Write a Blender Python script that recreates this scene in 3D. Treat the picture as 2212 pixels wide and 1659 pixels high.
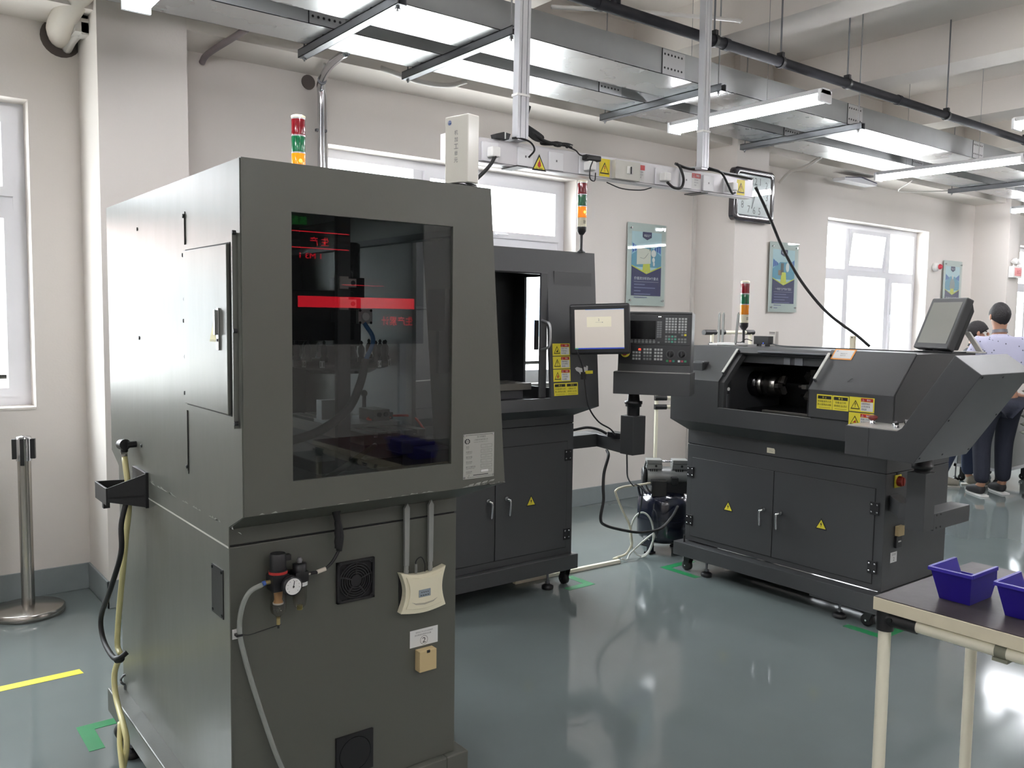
import bpy, math, random
from mathutils import Matrix, Vector
random.seed(7)
sc = bpy.context.scene
for o in list(bpy.data.objects): bpy.data.objects.remove(o)
col = sc.collection
PI = math.pi

# ---------------------------------------------------------------- camera, world, exposure
cam = bpy.data.cameras.new('camera'); camo = bpy.data.objects.new('camera', cam); col.objects.link(camo)
cam.sensor_width = 36; cam.lens = 1855.22 / 2212 * 36; cam.clip_start = .05; cam.clip_end = 200
_r = Vector((0.78975458, -0.61327333, 0.01354749)); _u = Vector((0.03633371, 0.06881292, 0.99696772)); _f = Vector((0.61234596, 0.78686759, -0.07662781))
camo.matrix_world = Matrix(((_r.x, _u.x, -_f.x, 0), (_r.y, _u.y, -_f.y, 0), (_r.z, _u.z, -_f.z, 1.54), (0, 0, 0, 1)))
sc.camera = camo
sc.view_settings.view_transform = 'Standard'; sc.view_settings.look = 'None'
sc.view_settings.exposure = 0.5; sc.view_settings.gamma = 1; sc.view_settings.use_curve_mapping = False
SKY = 1.3          # overcast sky through the windows
TUBE = 54.0        # fluorescent tubes
w = bpy.data.worlds.new('sky'); sc.world = w; w.use_nodes = True
nt = w.node_tree; nt.nodes.clear()
bg = nt.nodes.new('ShaderNodeBackground'); bg.inputs[0].default_value = (.93, .96, 1, 1); bg.inputs[1].default_value = SKY
# overcast sky: brighter overhead than at the horizon
tcw = nt.nodes.new('ShaderNodeTexCoord'); sx = nt.nodes.new('ShaderNodeSeparateXYZ'); nt.links.new(tcw.outputs['Generated'], sx.inputs[0])
mrw = nt.nodes.new('ShaderNodeMapRange'); mrw.inputs['From Min'].default_value = .05; mrw.inputs['From Max'].default_value = .75; mrw.inputs['To Min'].default_value = 5 * SKY; mrw.inputs['To Max'].default_value = 20 * SKY
nt.links.new(sx.outputs['Z'], mrw.inputs['Value']); nt.links.new(mrw.outputs[0], bg.inputs[1])
wo = nt.nodes.new('ShaderNodeOutputWorld'); nt.links.new(bg.outputs[0], wo.inputs[0])
sc.cycles.use_denoising = True
sc.cycles.max_bounces = 10; sc.cycles.diffuse_bounces = 6; sc.cycles.glossy_bounces = 5; sc.cycles.transparent_max_bounces = 24
sc.cycles.sample_clamp_indirect = 8; sc.cycles.caustics_reflective = False; sc.cycles.caustics_refractive = False
WINDOWS = [(-1.35, .80), (2.5, 4.65), (8.19, 10.34), (12.9, 15.05)]
WZ0, WZ1 = 1.02, 2.64; WY = 5.17
for i, (a, b) in enumerate(WINDOWS):          # sampling portals in the window openings (they emit nothing themselves)
    l = bpy.data.lights.new('window_portal', 'AREA'); l.shape = 'RECTANGLE'; l.size = b - a; l.size_y = WZ1 - WZ0; l.cycles.is_portal = True
    lo = bpy.data.objects.new('window_portal', l); col.objects.link(lo); lo.location = ((a + b) / 2, WY + .34, (WZ0 + WZ1) / 2)
    lo.rotation_euler = (-PI / 2, 0, 0)

# ---------------------------------------------------------------- materials
def lin(c):
    c = c / 255.
    return c / 12.92 if c <= .04045 else ((c + .055) / 1.055) ** 2.4
MC = {}
def mat(name, rgb, rough=.5, metal=0, var=.05, scale=8, bump=0, bscale=60, coat=0, emit=0, alpha=1, spec=.5, rvar=0, ecol=None, trans=0, aniso=0, stretch=None):
    if name in MC: return MC[name]
    m = bpy.data.materials.new(name); m.use_nodes = True; n = m.node_tree.nodes; L = m.node_tree.links
    p = n['Principled BSDF']; c = [lin(x) for x in rgb]
    tc = n.new('ShaderNodeTexCoord'); mp = n.new('ShaderNodeMapping'); L.new(tc.outputs['Object'], mp.inputs[0])
    if stretch: mp.inputs['Scale'].default_value = stretch
    nz = n.new('ShaderNodeTexNoise'); nz.inputs['Scale'].default_value = scale; nz.inputs['Detail'].default_value = 4; L.new(mp.outputs[0], nz.inputs['Vector'])
    rp = n.new('ShaderNodeMix'); rp.data_type = 'RGBA'
    rp.inputs['A'].default_value = (*[x * (1 - var) for x in c], 1); rp.inputs['B'].default_value = (*[min(1, x * (1 + var)) for x in c], 1)
    L.new(nz.outputs['Fac'], rp.inputs['Factor']); L.new(rp.outputs['Result'], p.inputs['Base Color'])
    p.inputs['Roughness'].default_value = rough; p.inputs['Metallic'].default_value = metal
    p.inputs['Specular IOR Level'].default_value = spec; p.inputs['Coat Weight'].default_value = coat; p.inputs['Coat Roughness'].default_value = .08
    p.inputs['Transmission Weight'].default_value = trans
    if rvar:
        mr = n.new('ShaderNodeMapRange'); mr.inputs['To Min'].default_value = max(0, rough - rvar); mr.inputs['To Max'].default_value = rough + rvar
        mr.inputs['From Min'].default_value = .3; mr.inputs['From Max'].default_value = .7
        L.new(nz.outputs['Fac'], mr.inputs['Value']); L.new(mr.outputs[0], p.inputs['Roughness'])
    if bump:
        n2 = n.new('ShaderNodeTexNoise'); n2.inputs['Scale'].default_value = bscale; n2.inputs['Detail'].default_value = 3; L.new(mp.outputs[0], n2.inputs['Vector'])
        b = n.new('ShaderNodeBump'); b.inputs['Strength'].default_value = bump; b.inputs['Distance'].default_value = .01
        L.new(n2.outputs['Fac'], b.inputs['Height']); L.new(b.outputs[0], p.inputs['Normal'])
    if emit:
        p.inputs['Emission Color'].default_value = (*([lin(x) for x in (ecol or rgb)]), 1); p.inputs['Emission Strength'].default_value = emit
    if alpha < 1: p.inputs['Alpha'].default_value = alpha
    MC[name] = m; return m
def glass(name, tint, ior=1.5, rough=0.0, gain=1.0):
    if name in MC: return MC[name]
    m = bpy.data.materials.new(name); m.use_nodes = True; n = m.node_tree.nodes; L = m.node_tree.links; n.clear()
    tc = n.new('ShaderNodeTexCoord'); nz = n.new('ShaderNodeTexNoise'); nz.inputs['Scale'].default_value = 3; L.new(tc.outputs['Object'], nz.inputs['Vector'])
    rp = n.new('ShaderNodeMix'); rp.data_type = 'RGBA'; rp.inputs['A'].default_value = (*[x * .97 for x in tint], 1); rp.inputs['B'].default_value = (*tint, 1); L.new(nz.outputs['Fac'], rp.inputs['Factor'])
    t = n.new('ShaderNodeBsdfTransparent'); L.new(rp.outputs['Result'], t.inputs[0])
    g = n.new('ShaderNodeBsdfGlossy'); g.inputs['Roughness'].default_value = rough; g.inputs['Color'].default_value = (gain, gain, gain, 1)
    f = n.new('ShaderNodeFresnel'); ge = n.new('ShaderNodeNewGeometry'); im = n.new('ShaderNodeMix'); im.inputs['A'].default_value = ior; im.inputs['B'].default_value = 1 / ior
    L.new(ge.outputs['Backfacing'], im.inputs['Factor']); L.new(im.outputs['Result'], f.inputs['IOR'])     # same share of reflection on both faces of the pane
    mx = n.new('ShaderNodeMixShader'); o = n.new('ShaderNodeOutputMaterial')
    L.new(f.outputs[0], mx.inputs[0]); L.new(t.outputs[0], mx.inputs[1]); L.new(g.outputs[0], mx.inputs[2]); L.new(mx.outputs[0], o.inputs[0])
    MC[name] = m; return m
WALL = mat('wall_plaster', (221, 215, 209), .75, var=.025, scale=2, bump=.05, bscale=90)
CEIL = mat('ceiling_plaster', (226, 220, 213), .8, var=.05, scale=1.3, bump=.08, bscale=40)
SKIRT = mat('skirting_paint', (134, 142, 143), .35, var=.08, scale=12, bump=.05)
FLOOR = mat('epoxy_floor', (108, 117, 116), .085, var=.16, scale=1.6, bump=.03, bscale=2.6, spec=.7, rvar=.035)
PVC = mat('window_pvc', (232, 232, 236), .35, var=.02)
PAINT1 = mat('grey_machine_paint', (86, 87, 80), .36, var=.025, scale=1.5, bump=.03, bscale=120, rvar=.02)
PAINT2 = mat('dark_machine_paint', (62, 63, 64), .4, var=.03, scale=2, bump=.04, bscale=160, rvar=.03)
SATIN = mat('satin_steel_paint', (104, 106, 100), .30, metal=0, var=.10, scale=2.2, bump=.16, bscale=4, spec=.17, stretch=(1, 1.6, .6))
GAP = mat('shadow_gap_black', (18, 18, 19), .7)
BLK = mat('black_plastic', (24, 24, 26), .42, bump=.03)
BLKG = mat('black_gloss', (14, 14, 16), .15, spec=.6)
RUB = mat('black_rubber', (20, 20, 21), .6, bump=.03)
CHR = mat('chrome', (205, 205, 208), .12, metal=1, var=.02)
STEEL = mat('brushed_steel', (176, 172, 166), .25, metal=1, var=.08, scale=20, stretch=(1, 1, .1))
ALU = mat('aluminium', (190, 191, 193), .35, metal=.85, var=.04)
ALUP = mat('anodised_profile', (205, 206, 210), .3, metal=.5, var=.03)
GALV = mat('galvanised_sheet', (186, 188, 188), .27, metal=.88, var=.10, scale=2.5, bump=.012, bscale=2.2, rvar=.03)
GALD = mat('galvanised_side', (150, 152, 152), .45, metal=.5, var=.1, scale=6)
STRUT = mat('strut_steel', (120, 122, 126), .4, metal=.7, var=.1)
DPIPE = mat('dark_fire_pipe', (34, 34, 39), .75, spec=.3, var=.5, scale=9, bump=.15, bscale=25)
WHT = mat('white_plastic', (232, 231, 228), .3, var=.02)
OFFW = mat('cream_plastic', (233, 226, 200), .3, var=.02)
CREAM = mat('cream_pipe', (240, 235, 214), .3, var=.04, scale=15)
YEL = mat('sticker_yellow', (226, 212, 62), .4, var=.03)
RED = mat('sticker_red', (176, 40, 38), .4, var=.03)
WS = mat('sticker_white', (222, 222, 220), .45, var=.02)
INK = mat('black_ink', (20, 20, 22), .5)
GREYINK = mat('grey_ink', (110, 110, 112), .5)
WINK = mat('white_ink', (228, 228, 232), .5)
ORG = mat('orange_frame', (236, 160, 84), .4)
GRN = mat('green_tape', (34, 124, 74), .35, var=.1, scale=20)
YTP = mat('yellow_tape', (226, 214, 74), .4, var=.1, scale=20)
GLASSW = glass('window_glass', (.95, .97, .97))
GLASSM = glass('smoked_machine_glass', (.70, .72, .72), gain=1.1)
GLASSP = glass('poster_glass', (.965, .985, .98))
CLEAR = glass('clear_bowl', (.72, .70, .66))
DARK = mat('interior_dark_paint', (66, 67, 69), .4, bump=.03)
IRON = mat('machined_iron', (120, 118, 112), .35, metal=.7, var=.12)
REDH = mat('red_hose', (226, 70, 48), .35)
TAN = mat('tan_wood', (200, 178, 134), .6, var=.08, scale=14)

# ---------------------------------------------------------------- mesh collector
_tc = {}
def glyphs(s):
    if s in _tc: return _tc[s]
    cu = bpy.data.curves.new('t', 'FONT'); cu.body = s; cu.size = 1; cu.align_x = 'CENTER'; cu.align_y = 'CENTER'; cu.resolution_u = 2
    ob = bpy.data.objects.new('t', cu); col.objects.link(ob)
    dg = bpy.context.evaluated_depsgraph_get(); me = bpy.data.meshes.new_from_object(ob.evaluated_get(dg))
    r = ([tuple(v.co) for v in me.vertices], [tuple(p.vertices) for p in me.polygons])
    bpy.data.objects.remove(ob); bpy.data.curves.remove(cu); bpy.data.meshes.remove(me); _tc[s] = r; return r
def frame(o, right, up=(0, 0, 1)):
    r = Vector(right).normalized(); u = Vector(up).normalized(); n = r.cross(u)
    return Matrix(((r.x, u.x, n.x, o[0]), (r.y, u.y, n.y, o[1]), (r.z, u.z, n.z, o[2]), (0, 0, 0, 1)))
def spline(pts, k=6):
    pts = [Vector(p) for p in pts]
    if len(pts) < 3: return pts
    P = [pts[0] * 2 - pts[1]] + pts + [pts[-1] * 2 - pts[-2]]; out = []
    for i in range(1, len(P) - 2):
        a, b, c, d = P[i - 1:i + 3]
        for j in range(k):
            t = j / k
            out.append(.5 * ((2 * b) + (c - a) * t + (2 * a - 5 * b + 4 * c - d) * t * t + (3 * b - a - 3 * c + d) * t ** 3))
    out.append(pts[-1]); return out
class B:
    def __init__(s, M=None): s.v = []; s.f = []; s.m = []; s.s = []; s.mats = []; s.M = M or Matrix.Identity(4)
    def add(s, vs, fs, mt, smooth=False, M=None):
        T = s.M @ M if M is not None else s.M
        o = len(s.v); s.v += [tuple(T @ Vector(v)) for v in vs]
        if mt not in s.mats: s.mats.append(mt)
        k = s.mats.index(mt); flip = T.to_3x3().determinant() < 0
        for f in fs:
            f = [i + o for i in f]
            s.f.append(f[::-1] if flip else f); s.m.append(k); s.s.append(smooth)
        return s
    def box(s, a, b, mt, M=None):
        x0, y0, z0 = [min(p, q) for p, q in zip(a, b)]; x1, y1, z1 = [max(p, q) for p, q in zip(a, b)]
        return s.add([(x0, y0, z0), (x1, y0, z0), (x1, y1, z0), (x0, y1, z0), (x0, y0, z1), (x1, y0, z1), (x1, y1, z1), (x0, y1, z1)],
                     [(0, 3, 2, 1), (4, 5, 6, 7), (0, 1, 5, 4), (1, 2, 6, 5), (2, 3, 7, 6), (3, 0, 4, 7)], mt, False, M)
    def hexa(s, v, mt, M=None):
        return s.add(v, [(0, 3, 2, 1), (4, 5, 6, 7), (0, 1, 5, 4), (1, 2, 6, 5), (2, 3, 7, 6), (3, 0, 4, 7)], mt, False, M)
    def prism(s, poly, ax, a, b, mt, M=None):
        def P(p, t): return (t, p[0], p[1]) if ax == 'x' else ((p[0], t, p[1]) if ax == 'y' else (p[0], p[1], t))
        n = len(poly); vs = [P(p, a) for p in poly] + [P(p, b) for p in poly]
        ar = sum(poly[i][0] * poly[(i + 1) % n][1] - poly[(i + 1) % n][0] * poly[i][1] for i in range(n))
        sgn = (1 if ar > 0 else -1) * (1 if b > a else -1) * (-1 if ax == 'y' else 1)
        fs = [tuple(range(n))[::-1], tuple(range(n, 2 * n))] + [(i, (i + 1) % n, n + (i + 1) % n, n + i) for i in range(n)]
        if sgn < 0: fs = [f[::-1] for f in fs]
        return s.add(vs, fs, mt, False, M)
    def rev(s, prof, c, d, mt, n=20, M=None, smooth=True, caps=True):
        d = Vector(d).normalized(); h = Vector((1, 0, 0)) if abs(d.x) < .9 else Vector((0, 1, 0)); e1 = d.cross(h).normalized(); e2 = d.cross(e1); c = Vector(c)
        vs = []; fs = []
        for r, t in prof:
            for i in range(n):
                a = 2 * PI * i / n; vs.append(c + d * t + (e1 * math.cos(a) + e2 * math.sin(a)) * r)
        for k in range(len(prof) - 1):
            for i in range(n):
                j = (i + 1) % n; fs.append((k * n + i, k * n + j, (k + 1) * n + j, (k + 1) * n + i))
        s.add(vs, fs, mt, smooth, M)
        if caps:
            k = len(prof) - 1
            s.add(vs[:n], [tuple(range(n))[::-1]], mt, False, M); s.add(vs[k * n:], [tuple(range(n))], mt, False, M)
        return s
    def cyl(s, a, b, r, mt, n=16, r2=None, M=None):
        a = Vector(a); b = Vector(b); d = b - a
        return s.rev([(r, 0), (r if r2 is None else r2, d.length)], a, d, mt, n, M)
    def tube(s, pts, r, mt, n=8, k=6, raw=False, M=None):
        P = [Vector(p) for p in pts] if raw else spline(pts, k); vs = []; fs = []; N = len(P); up = None
        for i, p in enumerate(P):
            t = (P[min(i + 1, N - 1)] - P[max(i - 1, 0)]).normalized()
            if up is None: up = t.orthogonal().normalized()
            up = (up - t * up.dot(t)); up = up.normalized() if up.length > 1e-6 else t.orthogonal().normalized(); e = t.cross(up)
            rr = r(i / (N - 1)) if callable(r) else r
            for j in range(n):
                a = 2 * PI * j / n; vs.append(p + (up * math.cos(a) + e * math.sin(a)) * rr)
        for i in range(N - 1):
            for j in range(n):
                q = (j + 1) % n; fs.append((i * n + j, i * n + q, (i + 1) * n + q, (i + 1) * n + j))
        fs += [tuple(range(n))[::-1], tuple(range((N - 1) * n, N * n))]
        return s.add(vs, fs, mt, True, M)
    def ball(s, c, r, mt, n=14, sc_=(1, 1, 1), M=None):
        c = Vector(c); vs = []; fs = []; h = n // 2
        for i in range(h + 1):
            th = PI * i / h
            for j in range(n):
                a = 2 * PI * j / n; vs.append((c.x + r * sc_[0] * math.sin(th) * math.cos(a), c.y + r * sc_[1] * math.sin(th) * math.sin(a), c.z + r * sc_[2] * math.cos(th)))
        for i in range(h):
            for j in range(n):
                q = (j + 1) % n; fs.append((i * n + j, (i + 1) * n + j, (i + 1) * n + q, i * n + q))
        return s.add(vs, fs, mt, True, M)
    def plate(s, x0, y0, x1, y1, z, mt, t=.0006):       # thin plate in the local xy plane, face towards +z
        return s.box((x0, y0, z - t), (x1, y1, z), mt)
    def poly(s, pts, z, mt, t=.0006):
        return s.prism(pts, 'z', z - t, z, mt)
    def text(s, st, x, y, h, mt, z=.001, sx=1.0, align='C'):
        vs, fs = glyphs(st)
        if not vs: return s
        x0 = min(v[0] for v in vs); x1 = max(v[0] for v in vs); y0 = min(v[1] for v in vs); y1 = max(v[1] for v in vs); k = h / (y1 - y0)
        ox = {'C': (x0 + x1) / 2, 'L': x0, 'R': x1}[align]
        return s.add([(x + (v[0] - ox) * k * sx, y + (v[1] - (y0 + y1) / 2) * k, z) for v in vs], fs, mt)
    def ring(s, c, r0, r1, z, mt, n=28, t=.0006):
        vs = []; fs = []
        for i in range(n):
            a = 2 * PI * i / n
            for rr in (r0, r1): vs.append((c[0] + rr * math.cos(a), c[1] + rr * math.sin(a), z))
        for i in range(n):
            j = (i + 1) % n; fs.append((2 * i, 2 * i + 1, 2 * j + 1, 2 * j))
        return s.add(vs, fs, mt)
    def build(s, name, parent=None, bevel=0, label=None, seg=2, **tags):
        me = bpy.data.meshes.new(name); o = bpy.data.objects.new(name, me); col.objects.link(o)
        org = Vector((0, 0, 0))
        if parent is not None:
            o.parent = parent; org = parent['_o'] if '_o' in parent.keys() else (0, 0, 0); org = Vector(org)
        elif s.v:
            xs = [v[0] for v in s.v]; ys = [v[1] for v in s.v]; zs = [v[2] for v in s.v]
            org = Vector(((min(xs) + max(xs)) / 2, (min(ys) + max(ys)) / 2, min(zs))); o.location = org
        o['_o'] = tuple(org)
        me.from_pydata([tuple(Vector(v) - org) for v in s.v], [], s.f)
        for m in s.mats: me.materials.append(m)
        me.polygons.foreach_set('material_index', s.m); me.polygons.foreach_set('use_smooth', s.s); me.update()
        if bevel:
            b = o.modifiers.new('bevel', 'BEVEL'); b.width = bevel; b.segments = seg; b.limit_method = 'ANGLE'; b.angle_limit = .6; b.harden_normals = False
        if label: o['label'] = label
        for k, v in tags.items(): o[k] = v
        return o
def thing(name, loc, label, category, group=None):
    o = bpy.data.objects.new(name, None); col.objects.link(o); o.location = loc; o.empty_display_size = .1; o['_o'] = tuple(loc)
    o['label'] = label; o['category'] = category
    if group: o['group'] = group
    return o
def tagd(o, label, category, group=None):
    o['label'] = label; o['category'] = category
    if group: o['group'] = group
    return o
S = dict(kind='structure')

# ---------------------------------------------------------------- room shell
b = B().box((-4.2, -5.2, -.1), (17.2, WY + .4, 0), FLOOR); b.build('floor', **S)
b = B().box((-4.2, -5.2, 3.8), (17.2, WY + .4, 3.95), CEIL); b.build('ceiling', **S)
b = B(); xs = [-4.0]
for a, c in WINDOWS:
    b.box((xs[-1], WY, 0), (a, WY + .35, 3.8), WALL); b.box((a, WY, 0), (c, WY + .35, WZ0), WALL); b.box((a, WY, WZ1), (c, WY + .35, 3.8), WALL); xs.append(c)
b.box((xs[-1], WY, 0), (17, WY + .35, 3.8), WALL); b.build('wall_back', **S)
B().box((-4.2, -5.2, 0), (-4, WY + .35, 3.8), WALL).build('wall_left', **S)
B().box((17, -5.2, 0), (17.2, WY + .35, 3.8), WALL).build('wall_right', **S)
B().box((-4, -5.2, 0), (17, -5, 3.8), WALL).build('wall_front', **S)
tn = [0]
def trim(b, **k): tn[0] += 1; return b.build('trim_%d' % tn[0], **S, **k)
COLS = [(1.045, 1.485), (6.10, 6.55), (11.50, 11.78)]; CY = 4.74
for a, c in COLS: trim(B().box((a, CY, 0), (c, WY, 3.8), WALL))
trim(B().box((-4, 4.80, 3.05), (17, WY, 3.8), CEIL))                       # edge beam over the windows
for x in (-2.2, -.4, 1.4, 3.2, 4.87, 6.66, 8.5, 10.3, 12.1, 13.9, 15.7): trim(B().box((x, -5, 3.5), (x + .33, 4.80, 3.8), CEIL))
trim(B().box((-4, 1.05, 3.42), (17, 1.45, 3.8), CEIL))
for y in (-2.4,): trim(B().box((-4, y, 3.42), (17, y + .4, 3.8), CEIL))
b = B(); e = .012
cuts = [-4.0]
for a, c in COLS:
    b.box((cuts[-1], WY - e, 0), (a, WY, .145), SKIRT); b.box((a - e, CY - e, 0), (a, WY, .145), SKIRT); b.box((a - e, CY - e, 0), (c + e, CY, .145), SKIRT); b.box((c, CY - e, 0), (c + e, WY, .145), SKIRT); cuts.append(c)
b.box((cuts[-1], WY - e, 0), (17, WY, .145), SKIRT); b.build('baseboard_back', bevel=.003, **S)

# windows
def window(n, x0, x1, layout):
    Y = WY + .15; f = .06; D = .06
    fr = B()
    e_ = .0015; fr.box((x0, Y, WZ0), (x0 + f, Y + D, WZ1), PVC).box((x1 - f, Y, WZ0), (x1, Y + D, WZ1), PVC).box((x0 + f, Y, WZ0), (x1 - f, Y + D, WZ0 + f), PVC).box((x0 + f, Y, WZ1 - f), (x1 - f, Y + D, WZ1), PVC)
    for a, b_, c, d in layout['bars']:
        v = d - b_ > c - a; fr.box((max(a, x0 + f - .01), Y + e_ * (2 if v else 1), max(b_, WZ0 + f - .01)), (min(c, x1 - f + .01), Y + D - e_ * (2 if v else 1), min(d, WZ1 - f + .01)), PVC)
    root = fr.build('window_%d' % n, **S)
    for k, (a, b_, c, d, sash) in enumerate(layout['panes']):
        if sash:
            s = B(); g = .048; y0 = Y - .018
            M = Matrix.Identity(4)
            if sash == 2:     # tilted open at the bottom
                M = Matrix.Translation((0, y0, d)) @ Matrix.Rotation(math.radians(6), 4, 'X') @ Matrix.Translation((0, -y0, -d))
            s.M = M
            s.box((a, y0, b_), (a + g, y0 + .06, d), PVC).box((c - g, y0, b_), (c, y0 + .06, d), PVC).box((a + g, y0, b_), (c - g, y0 + .06, b_ + g), PVC).box((a + g, y0, d - g), (c - g, y0 + .06, d), PVC)
            so = s.build('sash', root)
            B(M).box((a + g - .01, y0 + .03, b_ + g - .01), (c - g + .01, y0 + .036, d - g + .01), GLASSW).build('pane', so)
            if sash in (3, 4):
                h = B(); hx = (a + c) / 2
                if sash == 3: h.box((hx - .02, y0 - .012, b_ + .012), (hx + .02, y0, b_ + .036), PVC).box((hx - .01, y0 - .03, b_ + .018), (hx + .1, y0 - .016, b_ + .03), PVC)
                else: h.box((a + .012, y0 - .012, b_ + .5), (a + .034, y0, b_ + .56), PVC).box((a + .016, y0 - .03, b_ + .40), (a + .03, y0 - .016, b_ + .54), PVC)
                h.build('handle', so, bevel=.003)
        else:
            B().box((a, Y + .03, b_), (c, Y + .036, d), GLASSW).build('pane', root)
    B().box((x0 + .002, WY - .006, WZ0 + .0005), (x1 - .002, WY + .148, WZ0 + .012), WALL).build('window_sill', root)
def lay(x0, x1):
    m0 = x0 + .60; m1 = x1 - .60; t0, t1 = 2.06, 2.13; f = .06
    return dict(bars=[(m0, WZ0, m0 + .08, WZ1), (m1 - .08, WZ0, m1, WZ1), (x0, t0, x1, t1)],
                panes=[(x0 + f, t1, m0, WZ1 - f, 0), (m0 + .08, t1, m1 - .08, WZ1 - f, 2), (m1, t1, x1 - f, WZ1 - f, 0),
                       (x0 + f, WZ0 + f, m0, t0, 4), (m0 + .08, WZ0 + f, m1 - .08, t0, 0), (m1, WZ0 + f, x1 - f, t0, 4)])
def lay2(x0, x1):
    m = x1 - .56; c = x1 - 1.42; t0, t1 = 2.08, 2.15; f = .06
    return dict(bars=[(c, WZ0, c + .08, WZ1), (m - .08, WZ0, m, t0), (x0, t0, x1, t1)],
                panes=[(x0 + f, t1, c, WZ1 - f, 0), (c + .08, t1, x1 - f, WZ1 - f, 3), (x0 + f, WZ0 + f, c, t0, 0), (c + .08, WZ0 + f, m - .08, t0, 0), (m, WZ0 + f, x1 - f, t0, 4)])
window(1, *WINDOWS[0], lay2(*WINDOWS[0])); window(2, *WINDOWS[1], lay2(*WINDOWS[1])); window(3, *WINDOWS[2], lay(*WINDOWS[2])); window(4, *WINDOWS[3], lay(*WINDOWS[3]))

# outside, washed out by daylight
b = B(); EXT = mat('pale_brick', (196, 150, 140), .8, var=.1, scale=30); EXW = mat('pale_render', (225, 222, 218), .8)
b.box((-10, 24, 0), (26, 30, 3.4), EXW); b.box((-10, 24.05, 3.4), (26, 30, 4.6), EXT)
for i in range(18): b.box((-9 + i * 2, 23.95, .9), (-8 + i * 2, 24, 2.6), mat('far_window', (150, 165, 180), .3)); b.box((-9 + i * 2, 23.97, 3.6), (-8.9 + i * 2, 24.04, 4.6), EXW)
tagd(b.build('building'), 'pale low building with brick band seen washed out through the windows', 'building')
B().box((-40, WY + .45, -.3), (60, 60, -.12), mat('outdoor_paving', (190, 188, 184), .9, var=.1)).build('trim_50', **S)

# ---------------------------------------------------------------- stickers (local xy frame, facing +z)
def tri(b, cx, cy, h, z=.0012, fill=YEL, edge=INK, mark=None, mm=INK):
    w_ = h * 1.12 / 2
    b.poly([(cx - w_, cy - h / 2), (cx + w_, cy - h / 2), (cx, cy + h / 2)], z, edge)
    b.poly([(cx - w_ * .78, cy - h * .40), (cx + w_ * .78, cy - h * .40), (cx, cy + h * .34)], z + .0006, fill)
    zz = z + .0012
    if mark == '!': b.poly([(cx - .03 * h, cy - .12 * h), (cx + .03 * h, cy - .12 * h), (cx + .045 * h, cy + .2 * h), (cx - .045 * h, cy + .2 * h)], zz, mm); b.plate(cx - .035 * h, cy - .28 * h, cx + .035 * h, cy - .2 * h, zz, mm)
    if mark == 'bolt': b.poly([(cx + .02 * h, cy + .2 * h), (cx - .1 * h, cy - .08 * h), (cx - .01 * h, cy - .06 * h), (cx - .04 * h, cy - .32 * h), (cx + .1 * h, cy + .02 * h), (cx + .01 * h, cy + 0)], zz, mm)
    if mark == 'hand': b.poly([(cx - .25 * h, cy - .28 * h), (cx + .2 * h, cy - .3 * h), (cx + .12 * h, cy - .1 * h), (cx + .14 * h, cy + .05 * h), (cx + .02 * h, cy - .05 * h), (cx - .08 * h, cy - .16 * h)], zz, mm)
    if mark == 'flame': b.poly([(cx, cy + .22 * h), (cx + .1 * h, cy), (cx + .14 * h, cy - .2 * h), (cx, cy - .32 * h), (cx - .14 * h, cy - .2 * h), (cx - .1 * h, cy - .02 * h), (cx - .03 * h, cy + .04 * h)], zz, mm)
def warn(M, parent, w_, h, head, lines, mark, mm=INK, name='warning_sticker', label=None):
    b = B(M); b.plate(0, 0, w_, h, .0006, YEL); tri(b, w_ * .25, h * .48, h * .62, .0012, mark=mark, mm=mm)
    b.plate(w_ * .47, h * .72, w_ * .95, h * .95, .0012, RED); tri(b, w_ * .55, h * .835, h * .15, .0018, fill=RED, edge=WINK); b.text(head, w_ * .78, h * .835, h * .13, WINK, .0022)
    b.plate(w_ * .47, h * .08, w_ * .95, h * .69, .0012, WS)
    for i, l in enumerate(lines): b.text(l, w_ * .5, h * (.58 - .19 * i), h * .13, INK, .0022, align='L', sx=.9 * min(1, 5 / len(l)))
    return b.build(name, parent, label=label)
def notice(M, parent, w_, h, head, lines, name='notice_sticker', label=None):
    b = B(M); b.plate(0, 0, w_, h, .0006, YEL); b.plate(w_ * .07, h * .70, w_ * .93, h * .92, .0012, INK); b.text(head, w_ * .5, h * .81, h * .14, YEL, .002)
    for i, l in enumerate(lines): b.text(l, w_ * .5, h * (.54 - .22 * i), h * .15, INK, .0018, sx=min(1, (w_ * .9) / (len(l) * h * .165)))
    b.plate(w_ * .15, h * .10, w_ * .88, h * .12, .0012, INK)
    return b.build(name, parent, label=label)
def boltsign(M, parent, h): b = B(M); tri(b, 0, 0, h, .001, mark='bolt'); return b.build('warning_sticker', parent, label='yellow high voltage triangle')

def screws(b, pts, r, mt, M=None):
    for p, d in pts: b.rev([(r, 0), (r, .002), (r * .6, .003)], p, d, mt, 8, M)
def caster(x, y, parent, top, M, turn=0):
    b = B(M); R = .032
    b.box((x - .03, y - .03, top - .006), (x + .03, y + .03, top), BLK)
    for s in (-1, 1): b.prism([(y - .02, top - .006), (y + .03, top - .006), (y + .012 + .02, R), (y + .012 - .01, R)], 'x', x + s * .019 - .0015, x + s * .019 + .0015, BLK)
    b.cyl((x - .024, y + .018, R), (x + .024, y + .018, R), .005, CHR, 8)
    o = b.build('caster', parent)
    B(M).rev([(R * .55, -.016), (R, -.013), (R, .013), (R * .55, .016)], (x, y + .018, R), (1, 0, 0), RUB, 20).build('wheel', o)
def foot(x, y, parent, top, M):
    b = B(M); b.cyl((x, y, .02), (x, y, top), .007, STRUT, 8); b.rev([(.032, 0), (.034, .004), (.034, .018), (.026, .024), (.012, .03)], (x, y, 0), (0, 0, 1), BLK, 16)
    b.rev([(.014, .034), (.014, .044)], (x, y, 0), (0, 0, 1), STRUT, 6); b.build('leveling_foot', parent)
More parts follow.
